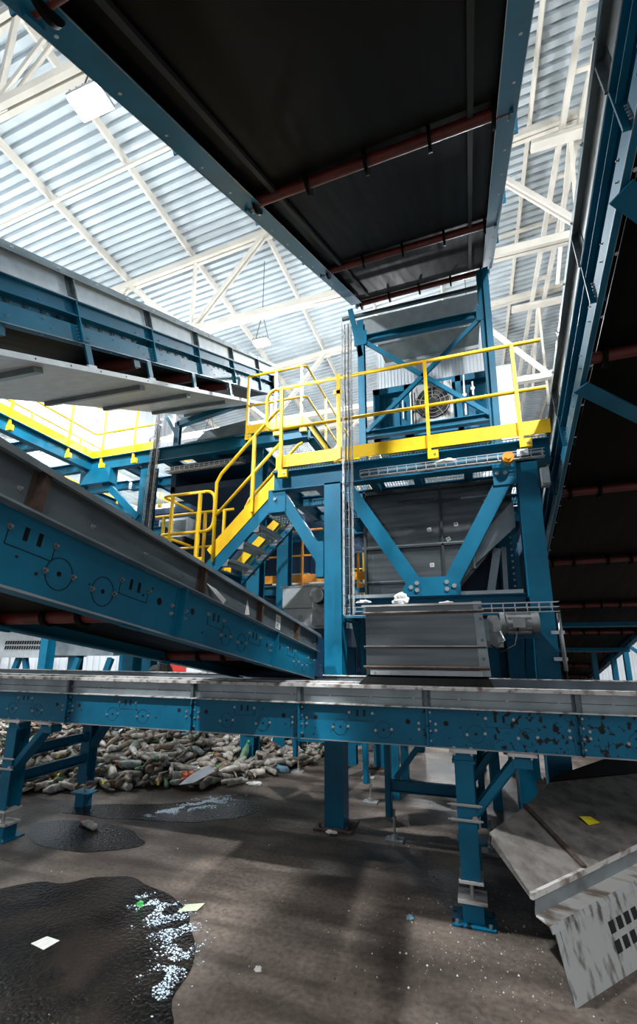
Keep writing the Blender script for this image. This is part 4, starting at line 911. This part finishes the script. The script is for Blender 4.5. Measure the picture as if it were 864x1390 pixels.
# ------------------------------------------------------------------ waste heap
def hz(x, y):
    e = 4.35+(x+5.4)*.45 if x < -3 else 5.43+(x+3.0)*2.1        # front edge of the heap on the floor
    d = max(0., y-e); f = 1-math.exp(-d*.75)
    r = max(0., min(1., (-1.8-x)/2.5))
    return max(0., (.58*f*r)+.05*noise.noise(V((x*2, y*2, 0)))*min(1, d*3)) if d > 0 else 0.
hp_ = MB(); nx, ny = 70, 60; vs = []; fs = []
for j in range(ny):
    for i in range(nx):
        x = -9.5+8*i/(nx-1); y = 4.1+5.4*j/(ny-1); z = hz(x, y); vs.append((x, y, z-.03 if z > 0 else -.04))
for j in range(ny-1):
    for i in range(nx-1): fs.append((j*nx+i, j*nx+i+1, (j+1)*nx+i+1, (j+1)*nx+i))
hp_.add(vs, fs, 'b_dark', True)
bprof = [(.010, 0), (.024, .002), (.031, .012), (.031, .06), (.027, .075), (.031, .09), (.031, .145), (.028, .165), (.016, .20), (.012, .212), (.012, .23)]
def bottle_mesh(seed, mm, cap, fat=1., squash=1.):
    b = MB(); b.lathe([(r*fat, z) for r, z in bprof], mm, 10, None, squash)
    r2 = random.Random(seed); o = V((r2.random()*9, r2.random()*9, 0)); out = []
    for x, y, z in b.v:
        n = noise.noise_vector(V((x*14, y*14, z*11))+o)*.012; k = z-.11
        out.append((x+n.x+k*k*(r2.random()*.0+.35*(seed % 3-1)), y+n.y, z+n.z*.4))
    b.v = [(p[0], p[2]-.11, p[1]) for p in out]                # lie along y
    o = b.build('plastic_bottle')
    if cap:
        c = MB(); c.cyl((out[-1][0]-.012, .118, 0), (out[-1][0]-.012, .138, 0), .0145, cap, 10); c.build('cap', o)
    return o
kinds = [('clear', 'white', 'crushed clear plastic bottle with white cap lying in the waste heap'), ('milky', None, 'crushed cloudy plastic bottle without cap lying in the waste heap'),
         ('brown', 'neon', 'crushed brown plastic bottle with yellow cap lying in the waste heap'), ('greenb', 'green', 'crushed green plastic bottle with green cap lying in the waste heap'),
         ('blueb', 'white', 'crushed bluish plastic bottle with white cap lying in the waste heap'), ('dirty', None, 'dirty grey brown crushed bottle lying in the waste heap'),
         ('grey', None, 'flattened grey bottle lying in the waste heap'), ('teal', 'redcab', 'pale teal crushed bottle with red cap lying in the waste heap'), ('whiteb', None, 'opaque white bottle lying in the waste heap')]
wts = [7, 8, 1.5, 1, .7, 7, 7, 1, 2]
protos = []
for i, (k, cap, lab) in enumerate(kinds):
    protos.append(bottle_mesh(i*7+1, 'b_'+k, cap, 1.05+.1*(i % 3), .62+.12*(i % 4)))
used = [False]*len(kinds); cnt = 0
spots = []
tries = 0
while len(spots) < 290 and tries < 9000:
    tries += 1
    x = -5.7+3.7*rnd.random(); y = 4.3+2.7*rnd.random(); z = hz(x, y)
    e = 4.35+(x+5.4)*.45 if x < -3 else 5.43+(x+3.0)*2.1
    if y < e-.02: continue
    if abs(x+4.2) < .1 and y < 4.5: continue
    if abs(x+3.22) < .2 and abs(y-6.42) < .2: continue
    if any((x-a)**2+(y-b)**2 < .0052 for a, b, _ in spots): continue
    spots.append((x, y, z))
for x, y, z in spots:
    i = rnd.choices(range(len(kinds)), wts)[0]
    p = protos[i]
    if not used[i]: o = p; used[i] = True
    else:
        o = p.copy(); COL.objects.link(o)
        for c in p.children: d = c.copy(); COL.objects.link(d); d.parent = o
    s = .8+.5*rnd.random(); o.scale = (s*1.1, s, s*1.1); o.location = (x, y, z+.045+.05*rnd.random()); o.rotation_euler = (rnd.uniform(-.45, .45), rnd.uniform(0, 6.28), rnd.uniform(0, 6.28))
    tag(o, kinds[i][2], 'bottle', kinds[i][2].split(' lying')[0]+'s in the waste heap')
for i, u in enumerate(used):
    if not u:
        for c in list(protos[i].children): bpy.data.objects.remove(c)
        bpy.data.objects.remove(protos[i])
# remaining mass of the heap
r3 = random.Random(4); keys = ['b_milky', 'b_dirty', 'b_grey', 'b_clear', 'b_dark', 'b_dirty', 'b_grey', 'b_whiteb', 'b_brown', 'b_teal', 'b_greenb', 'b_dirty']
for k in range(4200):
    x = -9.3+7.5*r3.random(); y = 4.2+5.2*r3.random(); z = hz(x, y)
    if z < .03 or (abs(x+3.22) < .2 and abs(y-6.42) < .22): continue
    mm = keys[k % len(keys)]; rot = Matrix.Rotation(r3.uniform(0, 6.28), 4, 'Z') @ Matrix.Rotation(r3.uniform(.8, 2.3), 4, 'X'); T = Matrix.Translation((x, y, z+.01+.03*r3.random())) @ rot
    if k % 3:
        s = .8+.6*r3.random(); hp_.lathe([(r*s, (zz-.11)*s) for r, zz in ((.012, 0), (.03, .01), (.032, .07), (.026, .09), (.032, .11), (.03, .16), (.013, .2), (.012, .22))], mm, 7, T, .7)
    else:
        q = [T @ V((r3.uniform(-.07, .07), r3.uniform(-.07, .07), r3.uniform(-.02, .05))) for _ in range(5)]
        hp_.add(q, [(0, 1, 2), (0, 2, 3), (0, 3, 4), (1, 2, 4), (2, 3, 4)], mm)
o = hp_.build('waste_heap'); o['kind'] = 'stuff'; tag(o, 'heap of crushed bottles and mixed plastic waste behind the level conveyor', 'waste heap')
def bottle_one(x, y, z, mm, cap, rot, s, label):
    o = bottle_mesh(int(x*50) % 17+2, mm, cap, 1.1, .85); o.location = (x, y, z); o.rotation_euler = rot; o.scale = (s, s, s); tag(o, label, 'bottle'); return o
bottle_one(-3.64, 3.88, .034, 'b_grey', 'redcab', (0, 0, 1.25), 1.1, 'grey plastic bottle lying alone on the dark floor before the heap')
bottle_one(-2.72, 6.30, .05, 'b_blueb', 'white', (.05, .3, 1.25), 1.7, 'clear blue bottle at the edge of the heap by the thin leg')
bottle_one(-3.15, 6.1, hz(-3.15, 6.1)+.12, 'b_greenb', 'green', (.9, .3, .2), 1.5, 'upright green bottle beside the thick column in the heap')
crumple('orange_bag', 'bright orange and black plastic bag in the waste heap', 'bag', -3.42, 5.20, hz(-3.42, 5.20)+.10, .10, .07, .06, 'b_orangeb', 4)
m = MB(); m.plate([(-3.44, 5.02, .10), (-3.28, 5.08, .12), (-3.06, 5.20, .24), (-3.16, 5.24, .30), (-3.34, 5.13, .2)], .006, 'white'); tag(m.build('paper_sheet'), 'white triangular sheet leaning on the front of the heap', 'paper sheet')
m = MB(); m.lathe([(.045, 0), (.047, .01), (.042, .1), (.047, .15), (.044, .16)], 'b_whiteb', 14); o = m.build('paper_cup'); o.location = (-4.22, 4.98, .045); o.rotation_euler = (rad(90), 0, rad(70)); tag(o, 'pale cup lying on its side at the foot of the heap', 'cup')
crumple('paper_scrap', 'small white scrap at the foot of the thick tower column', 'litter', -1.36, 4.44, .02, .05, .02, .015, 'paper', 14)
crumple('paper_scrap', 'pale crumpled scrap on the floor right of the heap', 'litter', -2.75, 5.65, 0, .09, .06, .02, 'paper', 11)
# floor water and litter
def puddle(label, pts, z=.004, seed=0):
    P = []; n = len(pts)
    for i in range(n):
        a, b, c, d = (V((*pts[(i+k) % n], 0)) for k in (-1, 0, 1, 2))
        for t in range(8):
            t /= 8; q = .5*((2*b)+(c-a)*t+(2*a-5*b+4*c-d)*t*t+(3*b-a-3*c+d)*t**3); w = noise.noise_vector(q*4+V((seed, 0, 0)))*.05; P.append((q.x+w.x, q.y+w.y))
    m = MB(); m.prism(P, 'z', .0005, z, 'puddle'); tag(m.build('puddle'), label, 'puddle')
puddle('dark wet puddle spreading over the floor nearest the camera', [(-1.5, 2.32), (-1.63, 2.70), (-2.0, 3.02), (-2.5, 3.22), (-2.95, 3.05), (-3.35, 2.75), (-3.2, 2.2), (-2.9, 1.7), (-2.2, 1.2), (-1.4, 1.2), (-1.3, 1.8)])
puddle('bright glinting puddle on the floor below the level conveyor', [(-3.35, 4.2), (-2.7, 4.35), (-2.3, 4.75), (-2.5, 5.05), (-2.9, 4.95), (-3.5, 4.62), (-4.1, 4.4), (-4.2, 4.1)], seed=3)
puddle('thin dark wet patch on the floor beside the lone bottle', [(-3.9, 3.5), (-3.3, 3.45), (-2.9, 3.7), (-3.2, 3.95), (-3.8, 4.02), (-4.2, 3.8)], seed=6)
M['glint'] = mat('water foam', (.60, .74, .84), .15, 0, spec=.6)
def glint(label, line, wid, n, seed, sz=1.):  # light glinting on the wet floor, built as pale flecks
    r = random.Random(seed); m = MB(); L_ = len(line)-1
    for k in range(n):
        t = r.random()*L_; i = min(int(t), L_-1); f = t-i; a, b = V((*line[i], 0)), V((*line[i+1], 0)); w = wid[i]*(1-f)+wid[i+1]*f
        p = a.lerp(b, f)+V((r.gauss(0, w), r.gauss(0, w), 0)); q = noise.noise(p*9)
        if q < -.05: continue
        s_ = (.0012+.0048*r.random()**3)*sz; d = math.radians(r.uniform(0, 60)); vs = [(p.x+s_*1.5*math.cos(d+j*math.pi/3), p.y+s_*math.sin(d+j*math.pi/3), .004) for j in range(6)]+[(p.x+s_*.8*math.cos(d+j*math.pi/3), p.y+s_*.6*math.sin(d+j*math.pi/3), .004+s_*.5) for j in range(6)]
        m.add(vs, [(j, (j+1) % 6, 6+(j+1) % 6, 6+j) for j in range(6)]+[(6, 7, 8, 9, 10, 11)], 'glint', True)
    o = m.build('glint'); o['kind'] = 'stuff'; tag(o, label, 'glint')
glint('pale flecks imitating the foam along the rim of the near puddle', [(-2.34, 3.0), (-2.12, 2.94), (-1.93, 2.83), (-1.77, 2.72), (-1.66, 2.5), (-1.62, 2.3)], [.03, .06, .08, .07, .06, .05], 3200, 3)
glint('bright flecks imitating a streak of foam on the wet floor in front of the heap', [(-3.30, 4.33), (-3.19, 4.47), (-3.05, 4.68), (-2.95, 4.85), (-2.80, 5.0)], [.02, .03, .06, .09, .10], 3600, 5, 1.6)
crumple('bottle_cap', 'green bottle cap lying in the near puddle', 'bottle cap', -2.25, 2.93, .004, .022, .02, .016, 'green', 2)
m = MB(); m.plate([(-1.96, 2.94, .006), (-1.84, 2.98, .012), (-1.83, 3.06, .02), (-1.95, 3.03, .008)], .002, 'greenpaper'); tag(m.build('wrapper'), 'pale green wrapper at the rim of the near puddle', 'litter')
m = MB(); m.plate([(-2.58, 2.4, .006), (-2.46, 2.38, .006), (-2.44, 2.47, .008), (-2.55, 2.48, .006)], .002, 'paper'); tag(m.build('paper_scrap'), 'small white paper scrap in the near puddle', 'litter')
crumple('pebble', 'round white pebble on the floor right of the near puddle', 'pebble', -1.22, 2.62, 0, .018, .016, .012, 'paper', 6)
crumple('bottle_cap', 'pale bottle cap on the floor left of the conveyor stand', 'bottle cap', -.50, 3.35, 0, .022, .02, .012, 'b_blueb', 7)
cr = MB(); r4 = random.Random(9)
for k in range(1100):
    if k % 2: x, y = r4.gauss(.0, .35), r4.gauss(3.2, .35)
    else: x, y = r4.uniform(-4.5, 1), r4.uniform(1.7, 6)
    s = .0025+.006*r4.random()**4; a = r4.uniform(0, 3); c, d = math.cos(a)*s, math.sin(a)*s
    z = 0.004 if True else 0
    cr.add([(x+c, y+d, 0), (x-d, y+c, 0), (x-c, y-d, 0), (x+d, y-c, 0), (x, y, s*1.1)], [(0, 1, 4), (1, 2, 4), (2, 3, 4), (3, 0, 4)], ('paper', 'b_milky', 'b_dirty', 'b_dark', 'dustgrey')[k % 5])
o = cr.build('floor_crumbs'); o['kind'] = 'stuff'; tag(o, 'fine plastic crumbs and grit scattered over the concrete floor', 'debris')

# ------------------------------------------------------------------ background machinery
lv = thing('louvred_machine', 'long grey machine casing with slotted vents far below the walkway', 'machine', (0, 0, 0))
m = MB(); m.box(-13.5, -10.25, 9.0, 10.2, 1.44, 2.28, 'galvlight')
for r in range(2):
    for k in range(16): m.prism([(-11.85+k*.085, 1.78-r*.13), (-11.80+k*.085, 1.78-r*.13), (-11.775+k*.085, 1.87-r*.13), (-11.825+k*.085, 1.87-r*.13)], 'y', 8.985, 9.0, 'dark')
m.build('vented_casing', lv)
m = MB(); m.box(-10.2, -8.3, 9.05, 10.2, 1.5, 2.2, 'galv'); m.build('plain_casing', lv)
for x in (-12.8, -11.9, -11.0, -9.9, -8.9):
    m = MB(); m.bar((x, 9.1, 0), (x+.5, 9.1, 1.44), .14, .1, 'blue', (0, 1, 0)); m.build('leg', lv)
for x in (-12.3, -11.2):
    m = MB(); m.bar((x+.5, 9.1, 0), (x, 9.1, 1.44), .12, .1, 'blue', (0, 1, 0)); m.build('leg', lv)
m = MB(); m.beam((-8.05, 9.3, 0), (-8.05, 9.3, 4.2), .3, .3, 'blue', (0, 1, 0)); m.beam((-9.7, 9.3, 0), (-9.7, 9.3, 1.5), .25, .25, 'blue', (0, 1, 0)); m.build('column', lv)
nv = thing('machine_container', 'dark blue corrugated container wall behind the yellow stair landing', 'container', (0, 0, 0))
m = MB(); m.box(-7.6, -5.1, 8.4, 10.5, 2.7, 4.9, 'navy')
for k in range(27): m.box(-7.6, -5.1, 8.375, 8.4, 2.75+k*.077, 2.78+k*.077, 'navy')
m.build('shell', nv)
for x in (-7.4, -5.3):
    m = MB(); m.box(x-.1, x+.1, 8.6, 8.8, 0, 2.7, 'blue'); m.build('leg', nv)
ac = thing('air_conditioner', 'white air conditioning unit mounted on the dark blue container', 'air conditioner', (0, 0, .43))
m = MB(); m.box(-6.45, -5.7, 8.0, 8.36, 3.62, 4.05, 'white'); m.box(-6.4, -6.1, 7.99, 8.0, 3.68, 3.99, 'galv'); m.box(-6.05, -5.75, 7.99, 8.0, 3.68, 3.99, 'galvlight'); m.build('casing', ac)
m = MB()
for k in range(9): m.box(-6.4, -5.75, 7.975, 7.985, 3.69+k*.036, 3.70+k*.036, 'galvdark')
m.build('grille', ac)
for x in (-6.4, -5.8):
    m = MB(); m.box(x, x+.04, 8.0, 8.37, 3.5, 3.62, 'cable'); m.build('wall_bracket', ac)
ct = thing('operator_cabin', 'pale blue operator cabin with windows standing beyond the side walkway', 'cabin', (0, 0, 0))
m = MB(); m.box(-13.2, -10.8, 9.5, 11.5, 5.2, 7.4, 'white'); m.box(-11.6, -10.9, 9.1, 9.5, 5.6, 6.9, 'b_blueb'); m.build('shell', ct)
m = MB(); m.box(-13.0, -11.9, 9.47, 9.5, 6.2, 7.1, 'dark'); m.box(-11.5, -11.0, 9.07, 9.1, 6.2, 6.7, 'navy'); m.build('window', ct)
for (x0, x1, y0, y1, z1, mm, nm, lab, cat) in ((-13.4, -12.9, 17.6, 18.8, 2.1, 'redcab', 'red_cabinet', 'red steel cabinet far back against the side wall', 'cabinet'), (-13.4, -13.2, 19.3, 20.6, 2.6, 'white', 'white_door_leaf', 'white door leaf far back just right of the red cabinet', 'door'),
                                     (-13.4, -13.2, 21.2, 22.8, 2.6, 'white', 'white_door_leaf', 'second white door leaf far back, below the sloping conveyor', 'door'), (-12.9, -11.4, 23.6, 25.2, 2.1, 'cream', 'pallet_crate', 'beige crate far back below the end of the sloping conveyor', 'crate')):
    m = MB(); m.box(x0, x1, y0, y1, 0, z1, mm); m.box(x1, x1+.02, y0+.08, y1-.08, .12, z1-.12, mm); m.box(x1+.02, x1+.06, y1-.25, y1-.19, 1, 1.2, 'cable'); tag(m.build(nm), lab, cat)
crumple('waste_bag', 'dark full waste bag lying behind the level conveyor by the blue column', 'bag', -5.72, 7.5, .40, .30, .25, .60, 'b_dark', 5)
bf = thing('machine_gantry', 'blue posts and braces of machinery far beyond the steep conveyor', 'steel frame', (0, 0, 0))
for x in (3.1, 3.55, 3.85, 4.6):
    m = MB(); m.beam((x, 14, 0), (x, 14, 2.4), .12, .12, 'blue', (0, 1, 0)); m.build('post', bf)
m = MB(); m.bar((3.9, 13.9, .7), (4.8, 13.9, 1.6), .1, .1, 'blue', (0, 1, 0)); m.bar((3.6, 13.9, 2.0), (4.8, 13.9, 1.0), .08, .08, 'blue', (0, 1, 0)); m.build('brace', bf)
tb = thing('machine_gantry', 'blue posts of machinery behind the tower, seen under the discharge box motor', 'steel frame', (0, 0, 0))
for x, y in ((.46, 7.2), (1.0, 7.36), (-.95, 8.2), (.0, 7.3)):
    m = MB(); m.beam((x, y, 0), (x, y, 2.0), .16, .16, 'blue', (0, 1, 0)); m.build('post', tb)
m = MB(); m.bar((.46, 7.15, .6), (.98, 7.24, 1.9), .1, .1, 'blue', (0, 1, 0)); m.build('brace', tb)

# ------------------------------------------------------------------ light
w = bpy.data.worlds.new('World'); SC.world = w; w.use_nodes = True
bg = w.node_tree.nodes['Background']; bg.inputs[0].default_value = (.80, .89, 1, 1); bg.inputs[1].default_value = .5
sl = bpy.data.lights.new('daylight', 'SUN'); sl.energy = 1.3; sl.angle = rad(18); sl.color = (1, .98, .94)
so = bpy.data.objects.new('daylight', sl); COL.objects.link(so); so.rotation_euler = V((-.50, .62, -.80)).to_track_quat('-Z', 'Y').to_euler()
SC.view_settings.view_transform = 'Standard'; SC.view_settings.look = 'None'; SC.view_settings.gamma = 1; SC.view_settings.use_curve_mapping = False
SC.view_settings.exposure = 0.0
SC.cycles.max_bounces = 6; SC.cycles.diffuse_bounces = 3; SC.cycles.glossy_bounces = 3; SC.cycles.use_denoising = True
